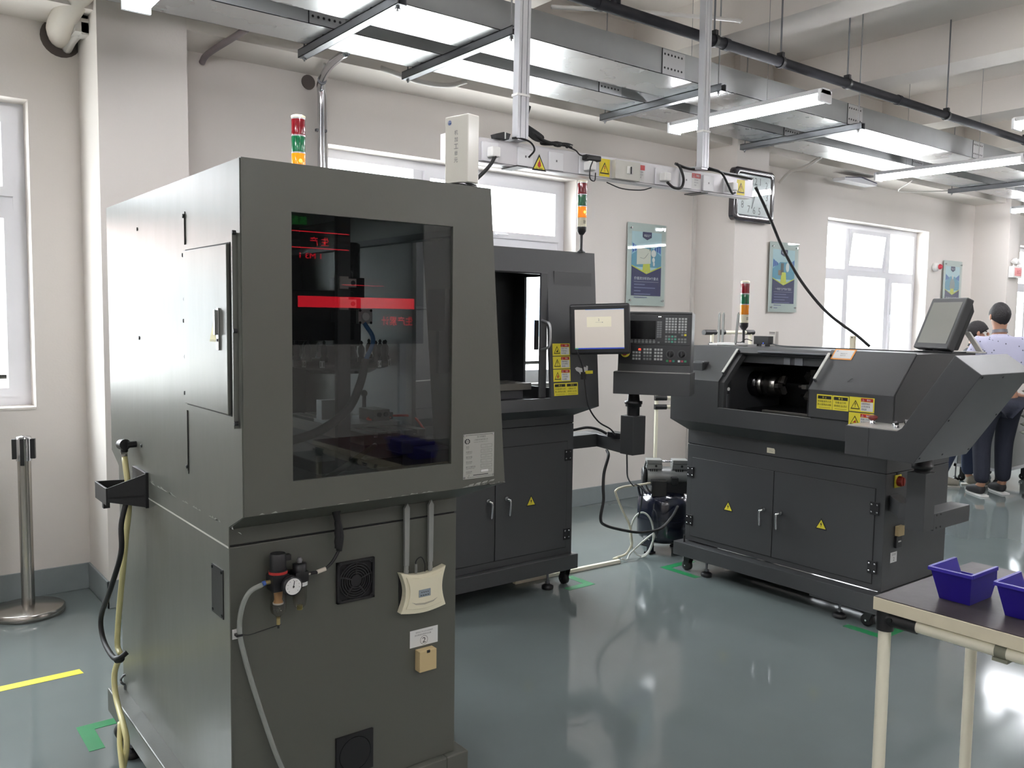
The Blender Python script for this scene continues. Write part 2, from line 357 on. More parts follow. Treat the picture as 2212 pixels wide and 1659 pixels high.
def hinge(M, parent, flip=1):
    b = B(M); b.box((-.024, -.033, 0), (.024, .033, .005), BLK)
    for x in (-.015, .015):
        for y in (-.019, .019): b.rev([(.0052, 0), (.0052, .0015), (.003, .003)], (x, y, .005), (0, 0, 1), CHR, 8)
    b.build('hinge', parent, bevel=.001)
def chandle(M, parent, k=1):
    b = B(M); b.rev([(.013, 0), (.014, .006), (.011, .012)], (0, 0, 0), (0, 0, 1), CHR, 14)
    b.tube([(0, 0, .008), (.004 * k, -.004, .02), (.012 * k, -.012, .027), (.013 * k, -.04, .026), (.013 * k, -.095, .02)], lambda t: .0085 - .0015 * t, CHR, 10); b.build('handle', parent)

def stack_light(x, y, z, parent, M, lit=True):
    L_ = M @ Vector((x, y, z)); b = B(Matrix.Translation(L_))
    b.rev([(.024, 0), (.024, .004), (.012, .012), (.0085, .02), (.0085, .10)], (0, 0, 0), (0, 0, 1), BLK, 16)
    b.cyl((0, 0, .018), (0, 0, .11), .008, ALU, 12)
    b.rev([(.012, .098), (.026, .118), (.027, .135), (.027, .142)], (0, 0, 0), (0, 0, 1), BLK, 20)
    root = b.build('stack_light', parent)
    b = B(Matrix.Translation(L_)); b.rev([(.0265, .142), (.0265, .19), (.0275, .192)], (0, 0, 0), (0, 0, 1), OFFW, 24)
    for k in range(3): b.box((-.012, -.0275, .16 + k * .006), (.004, -.026, .1625 + k * .006), INK)
    b.build('buzzer', root)
    zz = .192
    for nm, c, em in (('amber_lens', (214, 128, 10), 1), ('green_lens', (10, 98, 60), 0), ('red_lens', (120, 14, 26), 0)):
        m_ = mat('lens_' + nm + ('_lit' if (em and lit) else ''), c, .12, spec=.7, var=.1, scale=40, emit=(.42 if em and lit else 0), ecol=((255, 130, 5) if em else c), stretch=(1, 1, .3))
        q = B(Matrix.Translation(L_)); q.rev([(.0265, zz), (.027, zz + .003), (.0262, zz + .03), (.027, zz + .057), (.0265, zz + .06)], (0, 0, 0), (0, 0, 1), m_, 24); q.build(nm, root)
        if em and lit: B(Matrix.Translation(L_)).ball((-.004, -.0285, zz + .03), .007, mat('bulb_glow', (255, 215, 70), .3, emit=2), 8).build('bulb', root)
        zz += .06
        B(Matrix.Translation(L_)).rev([(.0268, zz), (.0268, zz + .005)], (0, 0, 0), (0, 0, 1), ALU, 24).build('band', root); zz += .005
    B(Matrix.Translation(L_)).rev([(.0275, zz), (.0275, zz + .008), (.02, zz + .012)], (0, 0, 0), (0, 0, 1), OFFW, 24).build('cap', root)
    return root

# ---------------------------------------------------------------- machining centres (local: front faces -y, x 0..1.31, y 0..0.8)
def console(C, root, full=True):      # C: local frame, x right, faces -y
    o = B(C); o.box((-.12, -.10, 1.128), (.303, .10, 1.252), PAINT2)
    top = o.build('control_console', root, bevel=.003)
    B(C).box((-.115, -.097, 1.252), (.3, .03, 1.2545), mat('console_plate', (188, 186, 180), .3)).build('switch_plate', top)
    for x in (-.052, .03):
        q = B(C); q.rev([(.011, 0), (.011, .008), (.007, .01), (.007, .016)], (x, -.06, 1.2545), (0, 0, 1), CHR, 14); q.box((x - .016, -.065, 1.268), (x + .016, -.055, 1.276), CHR); q.build('selector_switch', top)
    q = B(C); q.rev([(.013, 0), (.013, .012), (.011, .014), (.011, .02)], (.2, -.06, 1.2545), (0, 0, 1), CHR, 14); q.rev([(.012, .02), (.022, .026), (.022, .038), (.012, .042)], (.2, -.06, 1.2545), (0, 0, 1), mat('estop_red', (150, 48, 42), .4), 18); q.build('emergency_stop', top)
    b = B(C); T = Matrix.Translation((0, -.085, 1.25)) @ Matrix.Rotation(math.radians(-4), 4, 'X')
    b.box((-.1, 0, 0), (.3, .12, .335), PAINT2, T); b.box((-.1, -.006, .335 - .012), (.3, .02, .335), PAINT2, T)
    pan = b.build('control_panel', root, bevel=.003)
    T2 = C @ T
    if not full: return
    F = T2 @ frame((0, 0, 0), (1, 0, 0))
    PN = mat('panel_black', (30, 31, 33), .4); K1 = mat('key_grey', (168, 170, 168), .5); K2 = mat('key_dark', (112, 114, 114), .5)
    b = B(F); b.box((-.095, .153, 0), (.295, .318, .004), PN); b.box((-.095, .046, 0), (.295, .149, .004), PN); b.build('face_plate', pan, bevel=.001)
    B(F).box((-.052, .185, .004), (.105, .285, .0052), BLKG).build('display', pan)
    def key(x, y, w_, h, m_): B(F).box((x, y, .004), (x + w_, y + h, .0062), m_).build('key', pan)
    for r in range(6):
        for c in range(4): key(.158 + c * .0165, .292 - r * .0145, .012, .0105, K1 if r < 5 else K2)
        for c in range(3): key(.228 + c * .0165, .292 - r * .0145, .012, .0105, K1 if r < 5 else K2)
    key(.2445, .205, .012, .0105, K2); key(.261, .205, .012, .0105, YEL)
    for r in range(3):
        for c in range(4): key(.158 + c * .0165, .196 - r * .0145, .012, .0105, mat('key_teal', (70, 150, 125), .5) if (r, c) in ((0, 2), (1, 1), (1, 3), (2, 2)) else K2)
        if r: 
            for c in range(3): key(.228 + c * .0165, .196 - r * .0145, .012, .0105, K2)
    for c in range(8): key(-.052 + c * .0205, .163, .013, .013, K2)
    for r in range(8): key(.126, .274 - r * .0115, .012, .009, K2)
    b = B(F)
    def key(x, y, w_, h, m_): b.box((x, y, .004), (x + w_, y + h, .0062), m_)
    for c in range(8): key(-.05 + c * .0205, .178, .009, .004, K2)
    for r in range(8): key(.112, .274 - r * .0115, .012, .009, K2)
    key(.118, .163, .011, .009, K2)
    for g, x0 in enumerate((-.018, .042, .102)):
        for r in range(4):
            for c in range(3):
                if g == 0 and r == 0: continue
                key(x0 + c * .0165, .122 - r * .0175, .012, .0115, K1 if (g != 1 or r < 2) else K2)
    for i, c in enumerate(((40, 120, 70), (170, 60, 60), (40, 130, 110))): key(.168 + i * .017, .062, .012, .011, mat('key_c%d' % i, c, .5))
    for i, c in enumerate(((215, 215, 215), (160, 60, 80), (40, 130, 90))): key(.232 + i * .017, .062, .012, .011, mat('key_d%d' % i, c, .5))
    b.build('keys', pan, kind='stuff')
    b = B(F); b.box((.012, .120, .004), (.030, .134, .0055), mat('digit_window', (60, 10, 10), .3)); b.text('02', .021, .127, .010, mat('led_red', (255, 60, 40), .4, emit=6), .0062); b.build('digit_display', pan)
    for x in (.19, .252):
        b = B(F); b.ring((x, .105), .022, .0228, .0048, K2); b.rev([(.016, .004), (.015, .018), (.006, .02)], (x, .105, 0), (0, 0, 1), BLK, 16); b.box((x - .003, .09, .018), (x + .003, .12, .026), BLK); b.build('override_knob', pan)
    b = B(F); b.rev([(.026, .004), (.026, .012), (.02, .014)], (-.058, .108, 0), (0, 0, 1), YEL, 24); b.rev([(.014, .014), (.018, .03), (.014, .034)], (-.058, .108, 0), (0, 0, 1), mat('estop_red', (150, 48, 42), .4), 18); b.build('emergency_stop', pan)
    b = B(F)
    for i in range(2): b.box((.118 + i * .009, .306, .004), (.124 + i * .009, .3105, .006), mat('status_led', (240, 240, 240), .4, emit=1.5))
    b.build('status_led', pan)
    return T2
def mill(M, org, label, P, side, stick=True, full_console=True, cons=(1.445, -.17, math.radians(-57))):
    W = thing('machining_center', org, label, 'machining center')
    # cabinet
    b = B(M); x0, x1, y0, y1 = .113, 1.208, .098, .80
    b.box((x0, y0, .19), (x1, y1, .944), P); b.box((x0 + .004, y0 + .004, .944), (x1 - .004, y1 - .004, .949), GAP); b.box((x0, y0, .949), (x1, y1, .992), P)
    b.build('cabinet', W, bevel=.003)
    # enclosure shell
    t = .016; b = B(M); zb, zt = 1.045, 1.912; yf0, yf1 = 0.0, .064; X1 = 1.31; YB = .80
    def yf(z): return yf0 + (yf1 - yf0) * (z - zb) / (zt - zb)
    wz0, wz1, wy0, wy1 = 1.12, 1.794, .194, .674
    for xa, xb in ((0, t), (X1 - t, X1)):
        b.prism([(yf(zb), zb), (wy0, zb), (wy0, zt), (yf(zt), zt)], 'x', xa, xb, P)
        b.box((xa, wy0, zb), (xb, wy1, wz0), P); b.box((xa, wy0, wz1), (xb, wy1, zt), P); b.box((xa, wy1, zb), (xb, YB, zt), P)
    b.box((t, yf1 + t, zt - t), (X1 - t, YB - t, zt), P)
    b.box((t, YB - t, zb), (X1 - t, YB, zt), P)
    # front: pieces around the door opening x .36-.95, z 1.105-1.785
    def fpan(xa, xb, za, zb_): b.hexa([(xa, yf(za), za), (xb, yf(za), za), (xb, yf(za) + t, za), (xa, yf(za) + t, za), (xa, yf(zb_), zb_), (xb, yf(zb_), zb_), (xb, yf(zb_) + t, zb_), (xa, yf(zb_) + t, zb_)], P)
    fpan(t, .36, zb, zt); fpan(.955, X1 - t, zb, zt); fpan(.36, .955, zb, 1.108); fpan(.36, .955, 1.785, zt)
    # bottom chamfers down to the cabinet
    z2 = .992
    b.add([(0, 0, zb), (X1, 0, zb), (X1, YB, zb), (0, YB, zb), (x0, y0, z2), (x1, y0, z2), (x1, YB, z2), (x0, YB, z2)],
          [(0, 1, 5, 4), (1, 2, 6, 5), (2, 3, 7, 6), (3, 0, 4, 7), (4, 5, 6, 7)], P)
    b.box((t, t, zb - .002), (X1 - t, YB - t, zb + .004), DARK)
    b.build('enclosure', W)
    for xx in (t * .5 - .003, X1 - t * .5 - .003):
        B(M).box((xx, wy0 - .003, wz0 - .003), (xx + .006, wy1 + .003, wz1 + .003), GLASSM).build('side_window', W)
    # front door slid open: visible frame strip with grab handle
    b = B(M); b.box((.908, yf(1.4) + .022, 1.108), (.955, yf(1.4) + .035, 1.785), P); b.box((1.0, .05, 1.108), (1.28, .058, 1.80), P)
    d = b.build('sliding_door', W, bevel=.002)
    B(M).tube([(.915, yf(1.4) + .02, 1.53), (.918, -.012, 1.51), (.92, -.02, 1.45), (.918, -.012, 1.39), (.915, yf(1.4) + .02, 1.37)], .0075, ALU, 8).build('door_handle', d)
    B(M).box((.886, .062, 1.37), (.908, .075, 1.53), BLK).build('door_latch', d)
    # base frame on casters and feet
    b = B(M); cx0, cx1, cy0, cy1, cz0, cz1 = .09, 1.228, .06, .852, .105, .19
    b.box((cx0, cy0, cz0), (cx1, cy0 + .08, cz1), P); b.box((cx0, cy1 - .08, cz0), (cx1, cy1, cz1), P); b.box((cx0, cy0 + .08, cz0), (cx0 + .08, cy1 - .08, cz1), P); b.box((cx1 - .08, cy0 + .08, cz0), (cx1, cy1 - .08, cz1), P)
    fr = b.build('base_frame', W, bevel=.004)
    b = B(M); ey = .80; ex = 1.18
    b.tube([(ex, ey + .018 * math.cos(a), .225 + .018 * math.sin(a)) for a in [i * PI / 6 for i in range(13)]], .0045, STRUT, 6, raw=True); b.cyl((ex, ey, .19), (ex, ey, .208), .009, STRUT, 10); b.build('eye_bolt', fr)
    for x in (.13, 1.19):
        for y in (.12, .79): caster(x, y, W, cz0, M)
    for x in (.27, 1.05):
        for y in (.12, .815): foot(x, y, W, cz0, M)
    # machine inside the enclosure
    b = B(M); b.box((.42, .50, zb), (.88, .74, 1.80), DARK); b.box((.48, .46, 1.30), (.82, .52, 1.86), PAINT2); b.build('column', W, bevel=.01)
    b = B(M); b.box((.50, .24, 1.46), (.68, .47, 1.62), BLK); b.box((.53, .20, 1.44), (.65, .30, 1.60), DARK); b.rev([(.04, 0), (.03, .05), (.022, .09)], (.59, .26, 1.47), (0, 0, -1), IRON, 18); b.build('spindle_head', W, bevel=.006)
    b = B(M); b.rev([(.036, 0), (.036, .11), (.03, .115)], (.57, .225, 1.665), (0, 0, 1), BLKG, 20); b.box((.53, .19, 1.60), (.62, .27, 1.665), BLK); b.build('spindle_motor', W)
    b = B(M); b.rev([(.15, 0), (.165, .006), (.165, .022), (.06, .03), (.05, .07)], (.55, .27, 1.372), (0, 0, 1), BLK, 36); b.rev([(.10, 0), (.12, .01)], (.55, .27, 1.355), (0, 0, 1), BLKG, 28)
    tc_ = b.build('tool_carousel', W)
    for i in range(16):
        a = 2 * PI * i / 16; cxx, cyy = .55 + .15 * math.cos(a), .27 + .15 * math.sin(a)
        q = B(M); q.rev([(.013, 0), (.013, .014), (.008, .018), (.011, .03), (.011, .045), (.004, .056), (.006, .062), (.002, .068)], (cxx, cyy, 1.394), (0, 0, 1), BLK, 10)
        nrm = Vector((math.cos(a), math.sin(a), 0)); F = M @ frame((.55 + .166 * math.cos(a), .27 + .166 * math.sin(a), 1.388), (-nrm.y, nrm.x, 0))
        q.M = F; q.plate(-.0085, -.011, .0085, .011, .0008, WS); q.text(str((i + 4) % 16 + 1), 0, 0, .013, INK, .0012); q.build('tool_holder', tc_)
    b = B(M); b.box((.27, .11, 1.150), (.90, .33, 1.172), IRON)
    for k in range(5): b.box((.27, .11 + k * .0465, 1.172), (.90, .11 + k * .0465 + .033, 1.186), IRON)
    b.build('worktable', W)
    b = B(M); b.box((.30, .13, 1.10), (.86, .31, 1.148), DARK); b.box((.34, .10, 1.062), (.80, .45, 1.10), BLK); b.build('saddle', W, bevel=.004)
    b = B(M); b.box((.10, .10, 1.06), (.265, .20, 1.145), PAINT2); b.box((.20, .12, 1.125), (.30, .24, 1.165), PAINT2); b.build('table_motor_cover', W, bevel=.004)
    b = B(M); b.box((.40, .12, 1.187), (.62, .33, 1.199), ALU); b.box((.56, .22, 1.199), (.60, .33, 1.262), ALU); b.box((.43, .15, 1.199), (.53, .21, 1.236), IRON); b.cyl((.425, .165, 1.22), (.43, .165, 1.22), .008, BLK, 10); b.cyl((.425, .19, 1.22), (.43, .19, 1.22), .008, BLK, 10)
    b.box((.46, .12, 1.199), (.50, .145, 1.222), BLK); b.cyl((.55, .18, 1.199), (.55, .18, 1.275), .007, BLK, 10); b.ball((.55, .18, 1.28), .012, BLK); b.build('fixture', W, bevel=.001)
    B(M).tube([(.46, .13, 1.205), (.44, .17, 1.20), (.45, .22, 1.205), (.47, .2, 1.21)], .0035, REDH).tube([(.46, .12, 1.21), (.40, .08, 1.21), (.36, .06, 1.17)], .004, REDH).build('air_tube', W)
    b = B(M); b.box((.255, .31, 1.517), (.27, .356, 1.56), ALU); 
    b.rev([(.012, 0), (.012, .004)], (.255, .333, 1.538), (-1, 0, 0), WHT, 18); b.box((.27, .315, 1.52), (.45, .35, 1.556), DARK)
    for dy in (-.018, .018):
        for dz in (-.018, .018): b.rev([(.004, 0), (.004, .002)], (.255, .333 + dy, 1.538 + dz), (-1, 0, 0), BLK, 8)
    b.build('air_cylinder', W)
    b = B(M); b.box((.24, .39, 1.10), (.26, .43, 1.88), DARK)
    for z in (1.575, 1.635): b.box((.232, .40, z - .018), (.24, .427, z + .018), mat('pink_bracket', (196, 184, 180), .4)); b.box((.232, .375, z - .012), (.24, .40, z + .012), MC['pink_bracket']); b.cyl((.23, .386, z), (.232, .386, z), .007, DARK, 12)
    b.build('cable_post', W)
    b = B(M); b.tube([(.26, .335, 1.52), (.25, .31, 1.47), (.24, .34, 1.41)], .007, mat('blue_hose', (40, 90, 140), .4)); b.tube([(.24, .34, 1.41), (.22, .37, 1.34), (.2, .42, 1.27), (.17, .52, 1.22), (.15, .62, 1.2)], .0125, RUB, 10); b.build('spindle_hose', W)
    b = B(M); b.tube([(.2, .33, 1.16), (.16, .42, 1.13), (.13, .52, 1.09), (.12, .58, 1.06)], .008, glass('clear_tube', (.8, .8, .7), rough=.1), 10); b.build('drain_tube', W)
    b = B(M); b.tube([(.09, .15, 1.10), (.07, .24, 1.10), (.08, .3, 1.07), (.09, .36, 1.053)], .011, RUB, 8); b.build('motor_cable', W)
    b = B(M); b.tube([(.08, .26, 1.09), (.05, .33, 1.062), (.06, .44, 1.06)], .004, REDH); b.build('air_tube', W)
    b = B(M)
    for y in (.06, .10): b.box((.03, y, 1.06), (.05, y + .015, 1.89), DARK)
    b.box((.03, .09, 1.5), (.12, .20, 1.62), DARK); b.box((.03, .13, 1.38), (.045, .22, 1.50), DARK); b.box((.02, .08, 1.78), (1.28, .12, 1.80), PAINT2); b.build('door_rail', W)
    # control arm and console
    ox, oy, ang = cons; d = Vector((math.sin(ang), -math.cos(ang)))
    b = B(M); px, py = ox - .012, oy + .018
    if stick: b.box((x1, .16, .781), (1.453, .30, .858), P); b.prism([(px - .05, py), (px + .05, py), (1.56, .16), (1.56, .30), (1.453, .30), (1.453, .16)], 'z', .781, .858, P)
    else: b.box((x1, .16, .781), (px + .05, .30, .858), P); b.box((px - .05, py, .781), (px + .05, .2, .858), P)
    b.box((px - .05, py - .05, .781), (px + .05, py + .05, 1.0), P); arm = b.build('support_arm', W, bevel=.003)
    b = B(M); b.rev([(.036, 0), (.036, .05), (.045, .052), (.045, .065), (.05, .066), (.05, .082), (.036, .084), (.03, .128)], (px, py, 1.0), (0, 0, 1), BLK, 24); b.build('swivel_joint', arm)
    console(M @ Matrix.Translation((ox, oy, 0)) @ Matrix.Rotation(ang, 4, 'Z'), W, full_console)
    return W

# M1: nearest machine (its front faces +x), M2: machine behind it
M1 = Matrix.Translation((1.557, 2.03, 0)) @ Matrix.Rotation(PI / 2, 4, 'Z')
M2 = Matrix.Translation((2.075, 3.54, 0))
R1 = mill(M1, (1.15, 2.7, 0), 'large grey milling machine in the foreground with a side window and wall-mounted router', PAINT1, 0, stick=False, full_console=False, cons=(1.30, -.27, math.radians(-75)))
R2 = mill(M2, (2.75, 3.95, 0), 'dark grey milling machine with open sliding door standing behind the foreground machine', PAINT2, 1)
B(M1).box((.39, .075, 1.112), (.94, .09, 1.78), mat('inner_door_grey', (150, 151, 150), .5)).build('inner_door', R1); stack_light(1.165, .137, 1.912, R1, M1); stack_light(1.212, .068, 1.912, R2, M2)
# --- M1: satin side (faces -x)
LX = .757
def LF(y, z, off=0): return frame((LX - off, y, z), (0, -1, 0))         # face looking towards -x
b = B(); b.prism([(2.032, 1.045), (3.338, 1.045), (3.236, 1.0), (2.134, 1.0)], 'x', LX - .0025, LX, SATIN); b.prism([(2.034, 1.045), (3.334, 1.045), (3.338, 1.91), (2.034, 1.91)], 'x', LX - .0025, LX, SATIN)
b.box((LX - .0025, 2.134, .19), (LX, 3.236, .944), SATIN); b.box((LX - .0025, 2.134, .949), (LX, 3.236, 1.0), SATIN); b.build('side_skin', R1, label='satin sheet metal side')
b = B(); b.box((LX - .006, 2.447, 1.099), (LX - .0025, 2.928, 1.814), SATIN); b.box((LX - .0045, 2.4455, 1.09), (LX - .0027, 2.447, 1.82), GAP)
for y, z in ((2.452, 1.808), (2.92, 1.806), (2.452, 1.58), (2.452, 1.42), (2.452, 1.11), (2.92, 1.11), (2.92, 1.46), (2.452, 1.70)): b.rev([(.006, 0), (.006, .003), (.003, .004)], (LX - .005, y, z), (-1, 0, 0), BLK, 8)
b.build('side_panel', R1)
b = B(); b.box((LX - .010, 2.054, 1.272), (LX - .0025, 2.435, 1.728), SATIN); b.box((LX - .0115, 2.078, 1.289), (LX - .0095, 2.422, 1.714), GAP)
b.box((LX - .016, 2.050, 1.262), (LX - .0025, 2.056, 1.735), SATIN)
for y, z in ((2.048, 1.735), (2.435, 1.70), (2.045, 1.50), (2.435, 1.52), (2.046, 1.275), (2.435, 1.32)): b.rev([(.0055, 0), (.0055, .008), (.003, .009)], (LX - .008, y, z), (-1, 0, 0), BLK, 8)
fr = b.build('door_frame', R1)
d = B().box((LX - .019, 2.082, 1.293), (LX - .010, 2.418, 1.710), SATIN).build('access_door', R1, bevel=.002)
b = B(); b.box((LX - .024, 2.131, 1.450), (LX - .019, 2.146, 1.555), CHR); b.box((LX - .032, 2.133, 1.488), (LX - .024, 2.144, 1.55), CHR); b.cyl((LX - .026, 2.138, 1.475), (LX - .024, 2.138, 1.475), .004, BLK, 8); b.build('latch', d, bevel=.001)
b = B(LF(2.178, 1.495, .0195)); tri(b, 0, 0, .05, .0008, fill=mat('faded_yellow', (205, 196, 120), .5), edge=mat('faded_edge', (150, 140, 80), .5)); b.build('warning_sticker', d)
b = B(); b.box((LX - .005, 2.176, .747), (LX, 2.262, .878), BLK)
for y, z in ((2.184, .870), (2.254, .870), (2.184, .755), (2.254, .755)): b.rev([(.004, 0), (.004, .002)], (LX - .005, y, z), (-1, 0, 0), BLKG, 8)
b.build('cover_plate', R1)
b = B(); b.cyl((LX, 3.0, 1.105), (LX - .03, 3.0, 1.105), .011, BLK, 12); b.cyl((LX - .035, 3.005, 1.105), (LX - .035, 3.055, 1.10), .018, BLK, 14); b.cyl((LX - .035, 3.02, 1.08), (LX - .035, 3.02, 1.115), .012, BLK, 12)
b.cyl((LX - .035, 3.02, 1.058), (LX - .035, 3.02, 1.082), .010, STEEL, 12); b.box((LX - .05, 3.0, 1.074), (LX - .03, 3.012, 1.08), STEEL); b.build('drain_valve', R1)
# bracket tray at the back corner
b = B(); b.prism([(.757, 2.86), (.757, 3.02), (.64, 3.05), (.64, 2.90)], 'z', .95, .957, BLK)
b.add([(.757, 2.86, .915), (.64, 2.90, .94), (.64, 2.90, .985), (.757, 2.86, 1.03), (.757, 2.864, .915), (.642, 2.905, .94), (.642, 2.905, .985), (.757, 2.866, 1.03)], [(0, 1, 2, 3), (4, 7, 6, 5), (0, 4, 5, 1), (1, 5, 6, 2), (2, 6, 7, 3), (3, 7, 4, 0)], BLK)
b.box((.636, 2.90, .93), (.642, 3.05, .985), BLK); b.prism([(.757, 3.015), (.757, 3.022), (.64, 3.052), (.64, 3.045)], 'z', .93, .985, BLK); b.box((.745, 2.86, .915), (.757, 3.02, 1.03), BLK); b.box((.65, 3.0, .90), (.67, 3.02, .95), BLK)
b.build('bracket_tray', R1, bevel=.001)
# hoses on that side (things of their own)
PY = mat('yellow_silicone_hose', (214, 206, 150), .35, spec=.6, var=.06, scale=12)
b = B(); b.tube([(.722, 3.02, 1.065), (.72, 2.965, .93), (.705, 2.955, .80), (.70, 2.985, .676), (.70, 3.05, .513), (.70, 3.075, .41), (.70, 3.03, .388)], .0095, PY, 10)
b.tube([(.70, 3.03, .388), (.69, 3.08, .309), (.685, 3.045, .241), (.675, 2.91, .198), (.67, 2.85, .159), (.66, 2.86, .08), (.655, 2.93, .018), (.62, 2.97, .011), (.60, 2.90, .011)], .0095, PY, 10)
tagd(b.build('rubber_hose'), 'long yellow hose hanging from the black drain valve on the foreground machine', 'hose')
tagd(B().tube([(.67, 2.93, .20), (.655, 2.875, .15), (.64, 2.78, .08), (.61, 2.72, .012), (.56, 2.66, .011)], .0085, PY, 10).build('rubber_hose'), 'short yellow hose hanging beside the foreground machine caster down to the floor', 'hose')
b = B(); b.tube([(.70, 2.90, .95), (.675, 2.88, .87), (.67, 2.87, .78), (.66, 2.97, .642), (.66, 3.12, .501), (.66, 3.09, .43), (.66, 2.96, .412), (.67, 2.91, .425), (.69, 2.905, .44)], .0085, RUB, 10); b.rev([(.013, 0), (.013, .02), (.009, .026)], (.665, 2.935, .412), (.5, -.8, .25), BLK, 10)
tagd(b.build('power_cable'), 'black cable looping below the black bracket tray beside the yellow hose', 'cable')

# --- M1: long side facing the camera (y = 2.03 above, 2.143 below)
def FF(x, z, y=2.03): return frame((x, y, z), (1, 0, 0))
CYF = 2.143
b = B(FF(1.4035, 1.070, 2.0297)); W_, H_ = .111, .132; PL = mat('nameplate_silver', (176, 177, 170), .35, metal=.35); b.plate(0, 0, W_, H_, .001, PL)
b.plate(.008, H_ - .0045, W_ - .006, H_ - .0035, .0012, INK); b.plate(.016, .0038, W_ - .01, .0046, .0012, INK)
for x, y in ((.004, .005), (W_ - .004, .005), (.004, H_ - .005), (W_ - .004, H_ - .005)): b.rev([(.0035, 0), (.003, .0016)], (x, y, .001), (0, 0, 1), CHR, 8)
b.text('西马特集团', .064, .122, .0058, INK); b.text('上海星合机床有限公司', .062, .1135, .0048, INK); b.text('SHANGHAI  MACHINERY CO., LTD', .062, .1065, .0026, INK)
b.poly([(.014 + .0095 * math.cos(a * PI / 8) * (1.1 if a % 2 else .92), .1105 + .0075 * math.sin(a * PI / 8) * (1.1 if a % 2 else .92)) for a in range(16)], .0013, INK); b.ring((.014, .1105), .0030, .0055, .0019, PL); b.plate(.0125, .1085, .0155, .1125, .002, PL)
for i, (t1, t2) in enumerate((('型号', 'KX3'), ('电源电压', '220V/50Hz'), ('整机容量', '1.5KW'), ('额定电流', '9A'), ('最大主轴转速', '6000RPM'), ('机床编号', ''))):
    y = .094 - i * .0147; b.text(t1, .010, y, .0052, INK, align='L'); b.plate(.010, y - .0052, .010 + .005 * len(t1), y - .0046, .0012, INK)
    for xa, ya, xb, yb in ((.063, y + .004, .103, y + .0044), (.063, y - .005, .103, y - .0046), (.063, y - .005, .0634, y + .0044), (.1026, y - .005, .103, y + .0044)): b.plate(xa, ya, xb, yb, .0012, INK)
    if t2: b.text(t2, .083, y - .0003, .0042, INK)
    else: b.plate(.064, y - .004, .09, y + .003, .0013, WS)
tri(b, .021, .0075, .0085, .0012, fill=PL)
b.plate(.036, .0085, .09, .0105, .0012, INK)
b.build('nameplate', R1, label='silver rating plate')
def fan(cx, cz, solid):
    b = B(FF(cx, cz, CYF)); h = .0585
    if solid:
        b.box((-h, -h, 0), (h, h, .008), BLK); b.ring((0, 0), .048, .050, .0085, BLKG)
    else:
        for a, c in ((-h, -h + .007), (h - .007, h)): b.box((a, -h, 0), (c, h, .010), BLK); b.box((-h, a, 0), (h, c, .010), BLK)
        b.box((-h, -h, 0), (h, h, .002), GAP)
        for r in (.020, .027, .034, .041, .048):
            b.rev([(r, .006), (r + .0032, .006), (r + .0032, .009), (r, .009), (r, .006)], (0, 0, 0), (0, 0, 1), BLK, 36, caps=False)
        b.rev([(.017, .004), (.017, .009)], (0, 0, 0), (0, 0, 1), BLK, 24)
        for k in range(5):
            a = k * 2 * PI / 5 + .3; T = Matrix.Rotation(a, 4, 'Z'); b.box((.015, -.0022, .006), (.052, .0022, .0092), BLK, T)
        for sx in (-1, 1):
            for sz in (-1, 1): b.prism([(sx * h, sz * h), (sx * .036, sz * h), (sx * h, sz * .036)], 'z', .004, .009, BLK); b.rev([(.004, 0), (.003, .001)], (sx * .05, sz * .05, .009), (0, 0, 1), GAP, 8)
    b.build('fan_grille' if not solid else 'filter_cover', R1, bevel=.0008)
fan(1.1145, .797, False); fan(1.1115, .2925, True)
# scratched paint along the lower lip
SCR = mat('bare_scratched_paint', (150, 151, 144), .6, var=.3, scale=80)
random.seed(3)
b = B(FF(0, 0, 2.0298))
for i in range(34):
    x = random.choice([random.uniform(.78, 1.3), random.uniform(1.40, 1.54)]); b.poly([(x, 1.0465), (x + random.uniform(.008, .03), 1.0465), (x + random.uniform(.004, .02), 1.0465 + random.uniform(.001, .0045))], .0004, SCR, .0003)
for i in range(4): x = 1.42 + i * .025; b.poly([(x, 1.048 + i * .002), (x + .02, 1.047 + i * .003), (x + .024, 1.055 + i * .002), (x + .008, 1.053 + i * .002)], .0004, SCR, .0003)
b.M = LF(0, 0, .003)
for i in range(40):
    y = -random.uniform(2.06, 3.2); b.poly([(y, 1.001), (y + random.uniform(.01, .04), 1.001), (y + random.uniform(.005, .02), 1.001 + random.uniform(.002, .008))], .0004, SCR, .0003)
b.box((-3.236, .9445, 0), (-2.134, .949, .0006), mat('worn_bright_edge', (205, 205, 198), .4))
b.build('scratch_mark', R1, label='bare scratches in the paint')
# label and wooden block
b = B(FF(1.296, .555, CYF)); b.plate(0, 0, .098, .052, .0006, WS); b.text('数控加工中心(X3)设备编号', .05, .043, .0055, GREYINK, .0008); b.text('请勿随意拆卸移动设备', .045, .035, .0055, GREYINK, .0008)
b.ring((.049, .0165), .0125, .0135, .001, INK); b.text('2', .049, .0165, .016, INK, .001, sx=1.15); b.build('number_label', R1, label='white label with a circled 2')
b = B(); b.box((1.314, CYF - .028, .485), (1.373, CYF, .548), TAN); b.box((1.338, CYF - .029, .54), (1.35, CYF - .026, .549), INK); b.build('tag_block', R1, bevel=.002, label='tan block below the white label')
